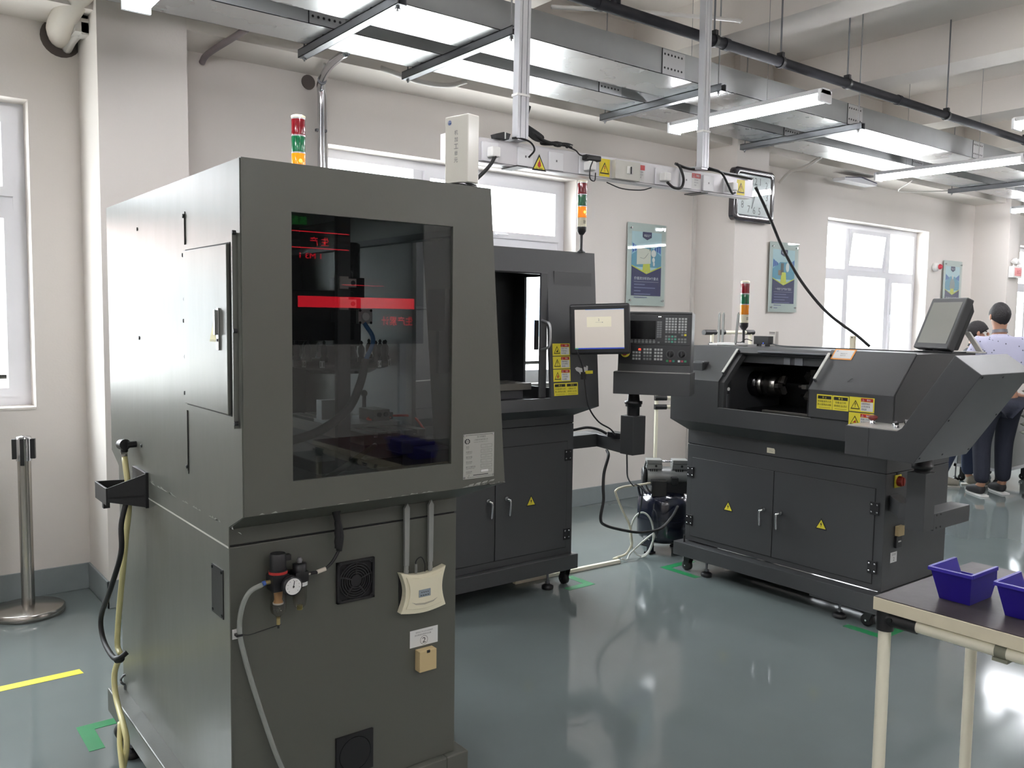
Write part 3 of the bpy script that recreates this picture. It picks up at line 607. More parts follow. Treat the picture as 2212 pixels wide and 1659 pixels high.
# filter regulator and lubricator
b = B(); yy = CYF - .032; X0 = .875
b.box((X0 - .022, yy - .022, .822), (X0 + .022, yy + .022, .865), BLK); b.rev([(.024, 0), (.024, .012)], (X0, yy, .865), (0, 0, 1), BLK, 20); b.rev([(.0215, .012), (.0215, .05), (.019, .054)], (X0, yy, .865), (0, 0, 1), BLK, 20)
b.box((X0 + .018, yy - .008, .897), (X0 + .034, yy + .01, .912), BLK); b.box((X0 + .02, yy - .014, .83), (X0 + .05, yy + .014, .852), BLK)
b.box((X0 - .02, yy + .02, .83), (X0 + .07, CYF, .86), BLK)
rg = b.build('air_regulator', R1, bevel=.001)
B().rev([(.0245, .0), (.0245, .007)], (X0, yy, .866), (0, 0, 1), mat('red_collar', (178, 44, 40), .4), 24).build('collar', rg)
B().rev([(.004, 0), (.008, .01), (.019, .02), (.021, .03), (.021, .085)], (X0, yy, .742), (0, 0, 1), CLEAR, 20).build('bowl', rg)
b = B(); b.rev([(.013, 0), (.010, .008), (.012, .03)], (X0, yy, .788), (0, 0, 1), mat('brass_filter', (206, 160, 110), .5), 16); b.rev([(.014, -.004), (.014, 0)], (X0, yy, .788), (0, 0, 1), WHT, 16); b.cyl((X0, yy, .728), (X0, yy, .748), .005, mat('brass', (190, 170, 120), .3, metal=.8), 10); b.cyl((X0, yy, .718), (X0, yy, .73), .003, BLK, 8); b.build('filter_element', rg)
b = B(); gx = .897; b.rev([(.022, 0), (.0255, .004), (.0255, .022), (.0215, .023)], (gx, yy - .024, .838), (0, -1, 0), BLK, 28); g = b.build('gauge', rg)
b = B(FF(gx, .838, yy - .0475)); b.rev([(.0215, 0), (.0215, .0005)], (0, 0, 0), (0, 0, 1), WHT, 28)
for k in range(9): a = math.radians(225 - k * 33.75); b.plate(-.0004, -.0004, .0004, .0004, .001, INK) if False else b.box((.015, -.0004, .0006), (.018, .0004, .001), INK, Matrix.Rotation(a, 4, 'Z'))
b.box((-.004, -.0008, .001), (.015, .0008, .0016), INK, Matrix.Rotation(math.radians(80), 4, 'Z')); b.rev([(.0025, .001), (.0025, .0022)], (0, 0, 0), (0, 0, 1), INK, 10); b.build('dial', g)
X2 = .935
b = B(); b.box((X2 - .018, yy - .018, .835), (X2 + .018, yy + .018, .862), BLK); b.rev([(.0185, 0), (.0185, .02), (.011, .022)], (X2, yy, .862), (0, 0, 1), BLK, 18); b.rev([(.006, .022), (.008, .03), (.004, .036)], (X2, yy, .862), (0, 0, 1), GREYINK, 12); b.rev([(.0205, -.0005), (.0205, .012)], (X2, yy, .823), (0, 0, 1), BLK, 18); b.cyl((X2 + .018, yy, .849), (X2 + .03, yy, .849), .005, STEEL, 10)
lb = b.build('lubricator', R1)
B().rev([(.0208, 0), (.0208, .010)], (X2, yy, .824), (0, 0, 1), WS, 20).build('label_band', lb)
b = B(); b.rev([(.007, 0), (.0165, .012), (.019, .03), (.019, .065)], (X2, yy, .758), (0, 0, 1), CLEAR, 18); b.build('bowl', lb)
B().cyl((X2, yy, .757), (X2, yy, .768), .008, mat('oil', (120, 110, 50), .3), 12).build('oil_cup', lb)
b = B(); b.cyl((X0 - .022, yy, .846), (X0 - .034, yy, .846), .006, MC['brass'], 10); b.cyl((X0 - .034, yy, .846), (X0 - .042, yy, .844), .0065, mat('blue_collet', (60, 90, 160), .4), 10); b.build('fitting', rg)
ct = mat('clear_air_tube', (168, 172, 166), .15, spec=.8, alpha=.55)
tagd(B().tube([(.833, CYF - .032, .843), (.80, CYF - .028, .828), (.782, CYF - .02, .785), (.779, CYF - .012, .721), (.797, CYF - .012, .63), (.838, CYF - .012, .482), (.888, CYF - .012, .328), (.95, CYF - .012, .20), (.98, CYF - .075, .10), (.99, CYF - .12, .012), (1.04, CYF - .2, .011)], .0072, ct, 10).build('air_tube'),
     'clear plastic air tube running down the cabinet from the black regulator', 'tube')
b = B(FF(.776, .7155, CYF)); b.box((-.013, -.013, 0), (.013, .013, .003), WHT); b.box((-.008, -.003, .003), (.008, .003, .02), BLK); b.tube([(.006, 0, .014), (.03, -.006, .012), (.07, -.004, .006), (.118, .0, .004)], .0012, BLK, 5); b.build('cable_clip', R1)
b = B(); b.tube([(.965, yy, .849), (1.0, yy, .851), (1.03, yy, .870), (1.052, yy - .002, .905)], .0045, BLK, 8); b.tube([(1.050, yy, .898), (1.055, yy, .94), (1.045, yy, .985), (1.03, yy, 1.03)], .0085, RUB, 10)
b.tube([(1.0455 + .001 * math.sin(k), yy, .905 + k * .004) for k in range(30)], lambda t: .0088 + .0007 * math.sin(t * 180), RUB, 8, raw=True)
b.cyl((.985, yy, .8495), (1.01, yy, .8545), .0058, mat('cream_sleeve', (216, 206, 192), .5), 10)
tagd(b.build('power_cable'), 'black corrugated cable with a cream sleeve leading up from the lubricator', 'cable')
# wireless router
RT = thing('wireless_router', (1.327, 2.13, .73), 'cream wireless router with two grey antennas on the foreground machine cabinet', 'router')
F = FF(1.3265, .735, CYF); b = B(F); pts = []
for k in range(40):
    t = k / 40
    if t < .25: u = t / .25; pts.append((-.078 + .156 * u, -.058 - .010 * math.sin(PI * u)))
    elif t < .5: u = (t - .25) / .25; pts.append((.078 - .013 * math.sin(PI * u) + .0, -.058 + .120 * u))
    elif t < .75: u = (t - .5) / .25; pts.append((.078 - .156 * u, .062 - .014 * math.sin(PI * u)))
    else: u = (t - .75) / .25; pts.append((-.078 + .017 * math.sin(PI * u), .062 - .120 * u))
b.prism(pts, 'z', .004, .028, OFFW); b.prism([(x * .8, y * .8) for x, y in pts], 'z', .028, .032, OFFW); b.build('body', RT, bevel=.006, seg=3)
b = B(F); b.box((-.07, -.05, 0), (.07, .045, .004), BLK); b.build('mount', RT)
b = B(F); b.poly([(-.045, -.028), (-.03, -.038), (0, -.042), (.03, -.038), (.045, -.028), (.03, -.034), (0, -.037), (-.03, -.034)], .0336, mat('grey_trim', (176, 170, 152), .4)); b.plate(-.02, -.018, .02, .004, .0336, mat('label_blue_grey', (140, 150, 158), .4))
for i in range(4): b.plate(-.015 + i * .008, -.014, -.010 + i * .008, -.012, .034, INK); b.plate(-.012 + i * .007, -.005, -.008 + i * .007, -.003, .034, INK)
b.build('badge', RT)
for x in (-.0525, .030):
    b = B(F); b.rev([(.006, 0), (.0075, .012), (.0065, .016), (.0065, .03)], (x, .05, .014), (0, 1, 0), mat('antenna_grey', (138, 140, 136), .4), 12); b.prism([(x - .007, .078), (x + .007, .078), (x + .009, .25), (x + .001, .265), (x - .008, .25)], 'z', .010, .019, MC['antenna_grey']); b.build('antenna', RT)
b = B(F); b.tube([(-.018, .05, .012), (-.018, .085, .012), (0, .095, .012), (.012, .075, .012), (.013, .05, .012)], .0018, BLK, 6); b.cyl((-.018, .05, .012), (-.018, .078, .012), .004, MC['antenna_grey'], 8); b.build('cord', RT)
# white box sign on a turntable on top of the foreground machine
SB = thing('box_sign', (1.44, 2.075, 1.912), 'white box sign with grey vertical lettering on top of the foreground machine', 'sign')
F0 = Matrix.Translation((1.432, 2.09, 1.912)) @ Matrix.Rotation(math.radians(-78), 4, 'Z')
b = B(F0); b.rev([(.043, 0), (.045, .003), (.045, .009), (.038, .012)], (0, 0, 0), (0, 0, 1), BLKG, 32); b.ring((0, 0), .039, .0425, .0121, WHT); b.build('turntable', SB)
GW = mat('gloss_white', (226, 223, 214), .12, spec=.6, coat=.5)
b = B(F0); b.prism([(-.046, -.024), (.046, -.024), (.046, .022), (-.046, .022)], 'z', .013, .205, GW); bx = b.build('panel_box', SB, bevel=.003)
b = B(F0 @ frame((0, -.0245, 0), (1, 0, 0)))
for i, ch in enumerate('机加工单元'): b.text(ch, 0, .156 - i * .0195, .0135, GREYINK, .001)
b.ring((-.026, .186), .0055, .007, .001, mat('logo_blue', (70, 100, 160), .4)); b.poly([(-.031, .186), (-.021, .186), (-.023, .182), (-.029, .182)], .001, MC['logo_blue']); b.poly([(-.030, .1875), (-.022, .1875), (-.026, .191)], .001, MC['logo_blue'])
b.build('lettering', bx)
b = B(F0); b.box((-.050, .004, .08), (-.0465, .016, .15), WHT); b.build('side_tab', bx)

# ---------------------------------------------------------------- M2 details (front faces -y)
def mf(x, z):        # point frame on the slanted front of M2
    y = 3.54 + .064 * (z - 1.045) / (1.912 - 1.045) - .0006
    return frame((x, y, z), (1, 0, 0), (0, .0736, .9973))
warn(mf(3.05, 1.337), R2, .125, .067, '警告', ['机器工作时', '手请勿进入', '夹手危险'], 'hand', label='yellow and red sticker with a crushed hand triangle')
warn(mf(3.05, 1.266), R2, .125, .067, '警告', ['接触带电后', '必须切断电', '源电源'], '!', label='yellow and red sticker with an exclamation triangle')
warn(mf(3.05, 1.195), R2, .125, .067, '危险', ['内有高压 危险', '人员切勿靠近', '当心触电'], 'flame', RED, label='yellow and red sticker with a red flame')
notice(mf(3.052, 1.118), R2, .087, .069, '禁 止', ['非设备操作人员', '禁止使用此设备'], label='yellow sticker headed 禁止')
notice(mf(3.140, 1.118), R2, .087, .069, '警 告', ['设备运行中', '请勿靠近 当心伤人'], label='yellow sticker headed 警告')
b = B(mf(3.27, 1.253)); WP = mat('torn_white_paper', (205, 205, 203), .8)
b.poly([(-.06, .012), (-.045, .02), (-.02, .014), (0, .010), (.012, .02), (.022, .014), (.026, .026), (.038, .022), (.036, 0), (.028, -.006), (.022, -.018), (.012, -.008), (-.004, -.004), (-.012, -.02), (-.022, -.022), (-.028, -.012), (-.04, -.006), (-.05, -.002)], .0008, WP); b.build('torn_label', R2)
FY = 3.638
b = B()      # doors on the cabinet
for xa, xb in ((2.235, 2.722), (2.728, 3.234)):
    d = B(); d.box((xa, 3.634, .232), (xb, 3.640, .842), PAINT2); dd = d.build('cabinet_door', R2, bevel=.0015)
    B().box((xa - .004, 3.6375, .228), (xb + .004, 3.6385, .846), GAP).build('door_gap', dd)
    k = -1 if xa < 2.5 else 1
    chandle(frame((xb - .048 if k < 0 else xa + .068, 3.634, .567), (1, 0, 0)), dd, 1)
for z in (.765, .308): hinge(frame((3.238, 3.6335, z), (1, 0, 0)), R2)
boltsign(frame((2.972, 3.6335, .534), (1, 0, 0)), R2, .062)

# touch monitor in front of that console
MT = thing('touch_monitor', (3.24, 3.37, 1.30), 'black touch monitor with a lit pale screen beside the yellow warning stickers', 'monitor')
Fm = frame((3.196, 3.352, 1.487), (.60, -.80, 0)) @ Matrix.Rotation(math.radians(2.2), 4, 'Z')
SCN = mat('lit_screen', (200, 192, 182), .3, emit=.22, var=.03, scale=1)
b = B(Fm); b.box((-.163, -.136, -.035), (.163, .136, 0), BLK); b.box((-.12, -.10, -.06), (.12, .10, -.035), BLK); b.build('housing', MT, bevel=.012, seg=3)
b = B(Fm); b.plate(-.133, -.106, .133, .106, .0012, SCN); b.plate(-.133, -.106, .133, -.0995, .002, mat('taskbar_blue', (56, 80, 190), .3, emit=.15)); b.plate(-.133, -.106, -.115, -.0995, .0024, mat('start_green', (80, 140, 110), .3, emit=.4)); b.plate(-.075, .1035, .133, .106, .002, mat('title_blue', (130, 160, 215), .3, emit=.15))
b.plate(-.067, .012, .065, .066, .0018, mat('dialog_pale', (214, 208, 186), .3, emit=.24)); b.text('2', -.002, .050, .012, mat('screen_grey', (120, 120, 120), .5), .0022); b.plate(-.02, .036, .018, .0368, .0022, MC['screen_grey']); b.ring((.018, .036), .001, .0025, .0022, MC['screen_grey'])
b.build('screen', MT)
b = B(Fm); b.box((-.03, -.02, -.10), (.03, .02, -.06), BLK); b.build('arm_bracket', MT)
b = B(); b.tube([(3.10, 3.42, 1.37), (3.135, 3.41, 1.28), (3.15, 3.40, 1.16), (3.17, 3.39, 1.06), (3.25, 3.40, .98), (3.36, 3.42, .93), (3.45, 3.47, .885)], .0045, BLK, 8); b.box((3.128, 3.40, 1.215), (3.152, 3.418, 1.255), BLK)
b.box((3.145, 3.40, 1.245), (3.20, 3.402, 1.262), YEL); tagd(b.build('power_cable'), 'thin black cable with a yellow tag dropping from the touch monitor', 'cable')
tagd(B().box((3.475, 3.43, .859), (3.535, 3.56, .892), BLK).build('power_adapter', bevel=.004), 'small black power adapter lying on the console support arm', 'adapter')
tagd(B().tube([(3.284, 3.72, .885), (3.35, 3.70, .895), (3.43, 3.68, .905), (3.50, 3.66, .89), (3.53, 3.62, .868)], .008, RUB, 8).build('power_cable'), 'short thick black cable arching over the console support arm', 'cable')
b = B(); b.tube([(3.475, 3.56, .782), (3.43, 3.50, .76), (3.36, 3.46, .68), (3.345, 3.45, .60), (3.35, 3.45, .52), (3.33, 3.45, .42), (3.40, 3.48, .365), (3.58, 3.50, .305), (3.76, 3.53, .262), (3.95, 3.56, .252), (4.12, 3.62, .29), (4.22, 3.66, .34)], .0085, RUB, 8)
tagd(b.build('power_cable'), 'thick black cable drooping from the support arm to the air compressor', 'cable')
b = B(); b.tube([(3.505, 3.44, .885), (3.475, 3.40, .80), (3.48, 3.40, .72), (3.55, 3.46, .63), (3.66, 3.52, .56), (3.74, 3.58, .55), (3.84, 3.62, .50), (3.88, 3.66, .40), (3.90, 3.70, .30)], .0045, BLK, 8)
tagd(b.build('power_cable'), 'thin black cable sagging from the support arm towards the air compressor', 'cable')

# ---------------------------------------------------------------- lathe (front faces -x)
LT = thing('turning_lathe', (4.45, 2.8, 0), 'dark grey turning lathe with an open window showing the chuck', 'lathe')
P = PAINT2
def LFr(y, z, x=4.07): return frame((x, y, z), (0, -1, 0))
b = B(); b.box((4.07, 2.188, .19), (4.72, 3.462, .787), P); b.box((4.074, 2.192, .787), (4.715, 3.458, .791), GAP); b.box((4.07, 2.188, .791), (4.72, 3.462, .876), P); b.build('cabinet', LT, bevel=.003)
for ya, yb in ((2.838, 3.424), (2.240, 2.834)):
    dd = B().box((4.066, ya, .222), (4.072, yb, .708), P).build('cabinet_door', LT, bevel=.0015)
    B().box((4.0685, ya - .003, .219), (4.0695, yb + .003, .711), GAP).build('door_gap', dd)
    chandle(LFr(2.892 if ya > 2.8 else 2.782, .484, 4.066), dd, -1)
for y, z in ((3.430, .616), (3.430, .317), (2.238, .609), (2.238, .308)): hinge(LFr(y, z, 4.0655), LT)
boltsign(LFr(3.141, .456, 4.0655), LT, .062); boltsign(LFr(2.532, .472, 4.0655), LT, .062)
b = B(LFr(2.89, .806, 4.0695)); b.prism([(0, 0), (.052, 0), (.052, .02), (.046, .029), (0, .029)], 'z', 0, .001, mat('cream_label', (205, 200, 178), .5)); b.plate(.012, .010, .04, .011, .0014, GREYINK); b.plate(.012, .017, .03, .018, .0014, GREYINK); b.build('label', LT)
b = B(); cx0, cx1, cy0, cy1, cz0, cz1 = 4.005, 4.78, 2.14, 3.50, .10, .182
b.box((cx0, cy0, cz0), (cx0 + .08, cy1, cz1), P); b.box((cx1 - .08, cy0, cz0), (cx1, cy1, cz1), P); b.box((cx0 + .08, cy0, cz0), (cx1 - .08, cy0 + .08, cz1), P); b.box((cx0 + .08, cy1 - .08, cz0), (cx1 - .08, cy1, cz1), P)
b.cyl((4.035, 3.44, .182), (4.035, 3.44, .225), .006, BLK, 8); b.box((4.008, 2.55, .088), (4.06, 2.14, .10), P); b.build('base_frame', LT, bevel=.003)
I4 = Matrix.Identity(4)
for x, y in ((4.07, 3.44), (4.07, 2.25), (4.72, 3.44), (4.72, 2.25)): caster(x, y - .018, LT, .10, I4)
for x, y in ((4.065, 3.285), (4.065, 2.405), (4.70, 3.285), (4.70, 2.405)): foot(x, y, LT, .10, I4)
# upper housing
prof = [(3.95, .945), (3.95, 1.193), (4.142, 1.388), (4.76, 1.388), (4.76, .945)]
b = B(); t = .014; YL, YA, YB_, YR = 3.505, 3.150, 2.548, 2.098
inn = [(3.964, 1.19), (4.148, 1.374), (4.746, 1.374)]
for y0, y1 in ((YL - t, YL), (YR, YR + t)): b.prism(prof, 'y', y0, y1, P)
def skin(y0, y1, zlow=.945):
    b.box((3.95, y0, zlow), (3.964, y1, 1.193), P)
    b.prism([(3.95, 1.193), (4.142, 1.388), (4.148, 1.374), (3.964, 1.187)], 'y', y0, y1, P)
    b.box((4.142, y0, 1.374), (4.76, y1, 1.388), P)
skin(YA, YL - t); skin(YR + t, YB_)
b.box((3.95, YB_, .945), (3.964, YA, 1.041), P); b.box((4.142, YB_, 1.374), (4.76, YA, 1.388), P); b.prism([(4.112, 1.3575), (4.142, 1.388), (4.148, 1.374), (4.122, 1.348)], 'y', YB_, YA, P)
b.box((4.746, YR + t, .945), (4.76, YL - t, 1.374), P); b.box((3.964, YR + t, .945), (4.746, YL - t, .955), DARK)
z2 = .874
b.add([(3.95, YR, .945), (3.95, YL, .945), (4.76, YL, .945), (4.76, YR, .945), (4.07, 2.19, z2), (4.07, 3.46, z2), (4.72, 3.46, z2), (4.72, 2.19, z2)], [(0, 1, 5, 4), (1, 2, 6, 5), (2, 3, 7, 6), (3, 0, 4, 7), (4, 5, 6, 7)], P)
b.box((3.951, YB_, 1.039), (3.966, YA, 1.0425), mat('bare_edge', (130, 130, 128), .4))
b.build('upper_housing', LT)
# window frame on the left edge, sliding door on the right
b = B(); b.prism([(3.962, 1.043), (3.962, 1.188), (4.135, 1.364), (4.16, 1.34), (3.995, 1.175), (3.995, 1.043)], 'y', 3.118, 3.150, P)
b.box((4.13, 2.95, 1.345), (4.16, 3.118, 1.362), P); b.rev([(.010, 0), (.010, .004)], (4.0, 3.117, 1.15), (0, -1, 0), WHT, 14); b.box((3.985, 3.108, 1.045), (4.0, 3.118, 1.12), STRUT); b.build('window_frame', LT)
sl = Vector((4.142 - 3.95, 0, 1.388 - 1.193)).normalized(); nn = Vector((-sl.z, 0, sl.x))
def barh(y, parent):
    q = B(); a = Vector((3.985, y, 1.228)); c = Vector((4.115, y, 1.360)); o = nn * .030
    q.hexa([tuple(a + o + Vector((0, -.008, 0))), tuple(a + o * .8 + Vector((0, -.008, 0))), tuple(a + o * .8 + Vector((0, .008, 0))), tuple(a + o + Vector((0, .008, 0))),
            tuple(c + o + Vector((0, -.008, 0))), tuple(c + o * .8 + Vector((0, -.008, 0))), tuple(c + o * .8 + Vector((0, .008, 0))), tuple(c + o + Vector((0, .008, 0)))], mat('handle_white', (205, 205, 198), .35))
    for p_ in (a, c): q.cyl(tuple(p_), tuple(p_ + o * .85), .007, P, 8)
    q.build('grab_handle', parent, bevel=.002)
barh(3.134, LT)
dp = [(3.940, 1.046), (3.940, 1.190), (4.138, 1.392), (4.150, 1.392), (4.150, 1.388), (4.142, 1.388), (3.950, 1.193), (3.950, 1.046)]
b = B(); b.prism([(3.9385, 1.05), (3.9385, 1.1935), (3.9495, 1.1935), (3.9495, 1.05)], 'y', 2.10, 2.560, P); b.prism([(3.9385, 1.1935), (4.137, 1.3945), (4.1415, 1.3885), (3.9495, 1.1935)], 'y', 2.10, 2.560, P)
b.prism([(3.9385, 1.05), (3.9385, 1.1935), (4.137, 1.3945), (4.20, 1.36), (4.0, 1.16), (4.0, 1.05)], 'y', 2.552, 2.560, P)
b.box((4.10, 3.0, 1.363), (4.125, 2.56, 1.372), STRUT)
sd = b.build('sliding_door', LT, bevel=.002)
barh(2.545, sd)
XS = 3.9379
notice(LFr(2.507, 1.098, XS), LT, .088, .074, '禁 止', ['非设备操作人员', '禁止使用此设备'], label='yellow sticker headed 禁止')
notice(LFr(2.417, 1.098, XS), LT, .088, .074, '警 告', ['设备运行中', '请勿靠近 当心伤人'], label='yellow sticker headed 警告')
warn(LFr(2.326, 1.102, XS), LT, .132, .072, '警告', ['接触带电后', '必须切断电', '源电源'], '!', label='yellow and red sticker with an exclamation triangle')
warn(LFr(2.326, 1.051, XS) @ Matrix.Translation((0, -.026, 0)), LT, .132, .072, '警告', ['机器工作时', '手请勿进入', '夹手危险'], 'hand', RED, label='yellow and red sticker with a crushed hand triangle')
warn(LFr(2.338, .952, 3.9494), LT, .132, .070, '危险', ['内有高压'], 'flame', RED, label='yellow sticker half hidden by the control arm')
b = B(frame((4.0, 2.36, 1.2415), (0, -1, 0), tuple(sl)) @ Matrix.Translation((0, 0, .0135))); b.tube([(-.008, -.01, 0), (.0, -.006, 0), (.002, .006, 0), (.012, .012, 0)], .001, INK, 5); b.build('scratch_mark', LT)
# inside
b = B(); b.box((4.0, 3.30, .956), (4.70, 3.488, 1.30), DARK); b.box((4.12, 3.20, .99), (4.62, 3.30, 1.27), DARK); b.build('headstock', LT, bevel=.012)
b = B(); b.rev([(.078, 0), (.078, .05), (.066, .056)], (4.36, 3.20, 1.165), (0, -1, 0), BLKG, 28); b.rev([(.064, .05), (.064, .075), (.060, .077), (.060, .083), (.066, .085), (.066, .175), (.060, .18), (.03, .18)], (4.36, 3.20, 1.165), (0, -1, 0), STEEL, 32)
c_ = b.build('chuck', LT)
for k in range(3):
    T = Matrix.Translation((4.36, 3.02, 1.165)) @ Matrix.Rotation(k * 2 * PI / 3 + .5, 4, 'Y'); B(T).box((-.011, -.022, .012), (.011, 0, .058), IRON).build('chuck_jaw', c_)
b = B(); b.rev([(.085, 0), (.085, .045), (.075, .05)], (4.46, 2.80, 1.165), (0, 1, 0), DARK, 8, smooth=False); b.box((4.42, 2.62, 1.09), (4.52, 2.80, 1.22), BLK)
tu = b.build('tool_turret', LT)
for k in range(8):
    T = Matrix.Translation((4.46, 2.85, 1.165)) @ Matrix.Rotation(k * PI / 4, 4, 'Y'); q = B(T); q.box((-.012, 0, .05), (.012, .03, .096), IRON); q.box((-.006, .03, .07), (.006, .06, .082), STEEL); q.cyl((0, 0, .07), (0, .034, .07), .005, CHR, 8); q.build('turret_tool', tu)
b = B(); b.box((4.20, 2.12, .956), (4.62, 3.29, 1.02), BLK); b.box((4.16, 2.12, 1.02), (4.19, 3.0, 1.035), IRON); b.box((4.30, 2.45, 1.02), (4.56, 2.80, 1.09), DARK); b.build('lathe_bed', LT, bevel=.003)
b = B(); b.box((4.16, 2.56, 1.30), (4.20, 3.14, 1.345), PAINT2); b.box((4.152, 2.74, 1.30), (4.16, 2.79, 1.34), STRUT); b.box((4.152, 2.82, 1.30), (4.16, 2.86, 1.34), STRUT); b.build('door_track', LT)
stack_light(4.385, 3.315, 1.388, LT, I4, lit=False)
# control arm (box leaning out past the right end)
AX0, AX1 = 3.72, 4.225
b = B(); b.prism([(1.879, .920), (2.095, .920), (2.095, 1.057), (1.962, 1.057), (1.940, 1.072), (1.723, 1.407), (1.610, 1.330)], 'x', AX0, AX1, P); b.prism([(2.095, .920), (2.212, .920), (2.212, 1.057), (2.095, 1.057)], 'x', AX0, 3.9365, P)
ca = b.build('control_box', LT, bevel=.003)
b = B(); b.prism([(3.728, 2.206), (3.728, 1.975), (3.745, 1.960), (4.18, 1.958), (4.20, 1.975), (4.20, 2.092), (3.936, 2.092), (3.936, 2.206)], 'z', 1.0572, 1.0612, MC['console_plate']); b.build('switch_plate', ca)
for x, y, kind in ((3.85, 2.150, 'e'), (3.86, 2.045, 's'), (3.98, 2.05, 's'), (3.80, 2.005, 'k')):
    q = B(); z_ = 1.0612
    if kind == 'e': q.rev([(.012, 0), (.012, .010), (.010, .012), (.010, .018)], (x, y, z_), (0, 0, 1), CHR, 14); q.rev([(.012, .018), (.021, .024), (.023, .036), (.010, .042)], (x, y, z_), (0, 0, 1), mat('estop_dark_red', (112, 44, 40), .4), 18); q.build('emergency_stop', ca)
    else: q.rev([(.012, 0), (.012, .010), (.009, .014)], (x, y, z_), (0, 0, 1), CHR, 14); q.box((x - .012, y - .004, z_ + .014), (x + .012, y + .004, z_ + .024), CHR if kind == 's' else BLK); q.build('selector_switch' if kind == 's' else 'key_switch', ca)
b = B()
def onface(x, t_): return (x, 1.879 - .269 * t_, .920 + .41 * t_)
for x, t_ in ((3.745, .97), (3.74, .06), (3.74, .5), (3.95, .96), (3.95, .06), (4.20, .07), (4.20, .5), (4.2, .96)): b.rev([(.005, 0), (.005, .003)], onface(x, t_), (0, -.836, -.549), BLK, 8)
b.build('screw', ca)
# post, bracket arm and junction box below it
b = B(); b.box((3.955, 1.935, .565), (4.055, 2.025, .84), P); b.box((3.975, 2.025, .60), (4.06, 2.07, .68), P); b.prism([(3.975, 2.06), (4.06, 2.06), (4.20, 2.188), (4.11, 2.188)], 'z', .60, .68, P); b.box((4.055, 1.935, .557), (4.42, 2.03, .64), P); ba = b.build('support_arm', LT, bevel=.002)
b = B()
for x, z in ((4.08, .63), (4.08, .57), (4.12, .63), (4.12, .57)): b.rev([(.005, 0), (.005, .003)], (x, 1.935, z), (0, -1, 0), BLK, 8)
b.build('bolt', ba)
b = B(); b.rev([(.036, 0), (.036, .018), (.048, .02), (.048, .036), (.044, .04), (.044, .08)], (4.0, 1.975, .84), (0, 0, 1), BLK, 26); b.build('swivel_joint', ba)
F = frame((4.178, 2.1875, .745), (1, 0, 0)); b = B(F); b.box((-.03, -.032, 0), (.03, .032, .006), YEL); b.rev([(.026, .006), (.027, .02), (.022, .03)], (.005, 0, 0), (0, 0, 1), mat('switch_red', (150, 46, 34), .4), 20); b.box((.0, -.02, .03), (.01, .02, .036), MC['switch_red']); b.box((-.012, .032, 0), (.012, .044, .004), BLK); b.build('main_switch', LT, bevel=.001, label='yellow and red rotary main switch')
F = frame((4.206, 2.1875, .487), (1, 0, 0)); B(F).box((-.028, -.024, 0), (.028, .027, .022), TAN).build('tag_block', LT, bevel=.002)
b = B(F); b.box((-.03, -.085, 0), (.024, -.028, .012), BLK); b.plate(-.012, -.058, .016, -.050, .0128, WS); b.build('card_holder', LT)
b = B(frame((4.180, 2.1875, .352), (1, 0, 0))); b.plate(-.035, -.025, .028, .028, .0008, WS); b.text('2', -.002, -.008, .018, INK, .0014); b.plate(-.022, .012, .018, .014, .0014, GREYINK); b.plate(-.022, .018, .02, .02, .0014, GREYINK); b.build('number_label', LT, label='white label with the number 2')
# orange framed card leaning on the slanted hood
fc = frame((4.121, 2.474, 1.368), (0, -1, 0), tuple(sl)) @ Matrix.Translation((0, 0, .006)); b = B(fc)
b.box((-.062, -.037, 0), (.058, .037, .003), ORG); b.plate(-.054, -.029, .050, .029, .0037, WS); b.text('精益生产', .0, .004, .009, GREYINK, .0042); b.text('数控车床', .0, -.010, .007, GREYINK, .0042); b.ring((-.043, .021), .003, .005, .0042, mat('logo_blue', (70, 100, 160), .4))
tagd(b.build('information_card'), 'orange framed card lying on the slanted hood of the lathe', 'card')
# things on top of the lathe
ZT = 1.3885
M2_ = thing('tilted_monitor', (4.60, 2.20, ZT), 'tilted black monitor with a dull grey screen on top of the lathe', 'monitor')
rr = Vector((-.456, -.890, 0)).normalized(); uu = Vector((.89 * .372, -.456 * .372, .928)).normalized(); Fq = frame((4.605, 2.222, 1.545), rr, uu)
b = B(Fq); b.box((-.138, -.145, -.045), (.138, .145, 0), mat('monitor_grey', (58, 59, 60), .45)); b.hexa([(-.115, -.12, -.085), (.115, -.12, -.085), (.115, .10, -.085), (-.115, .10, -.085), (-.13, -.135, -.045), (.13, -.135, -.045), (.13, .135, -.045), (-.13, .135, -.045)], BLK); b.build('housing', M2_, bevel=.008, seg=3)
b = B(Fq); b.plate(-.112, -.116, .115, .118, .0015, mat('dull_screen', (128, 128, 122), .22, emit=.10)); b.build('screen', M2_)
b = B(); b.box((4.50, 2.10, ZT + .0005), (4.66, 2.30, ZT + .008), BLK); b.box((4.56, 2.17, ZT + .008), (4.61, 2.23, ZT + .05), BLK); b.box((4.66, 2.04, ZT + .0005), (4.75, 2.14, ZT + .008), mat('stand_grey', (196, 194, 188), .4))
b.hexa([(4.725, 2.05, 1.397), (4.745, 2.05, 1.397), (4.745, 2.08, 1.397), (4.725, 2.08, 1.397), (4.655, 2.09, 1.50), (4.675, 2.09, 1.50), (4.675, 2.12, 1.50), (4.655, 2.12, 1.50)], MC['stand_grey']); b.build('stand', M2_, bevel=.002)
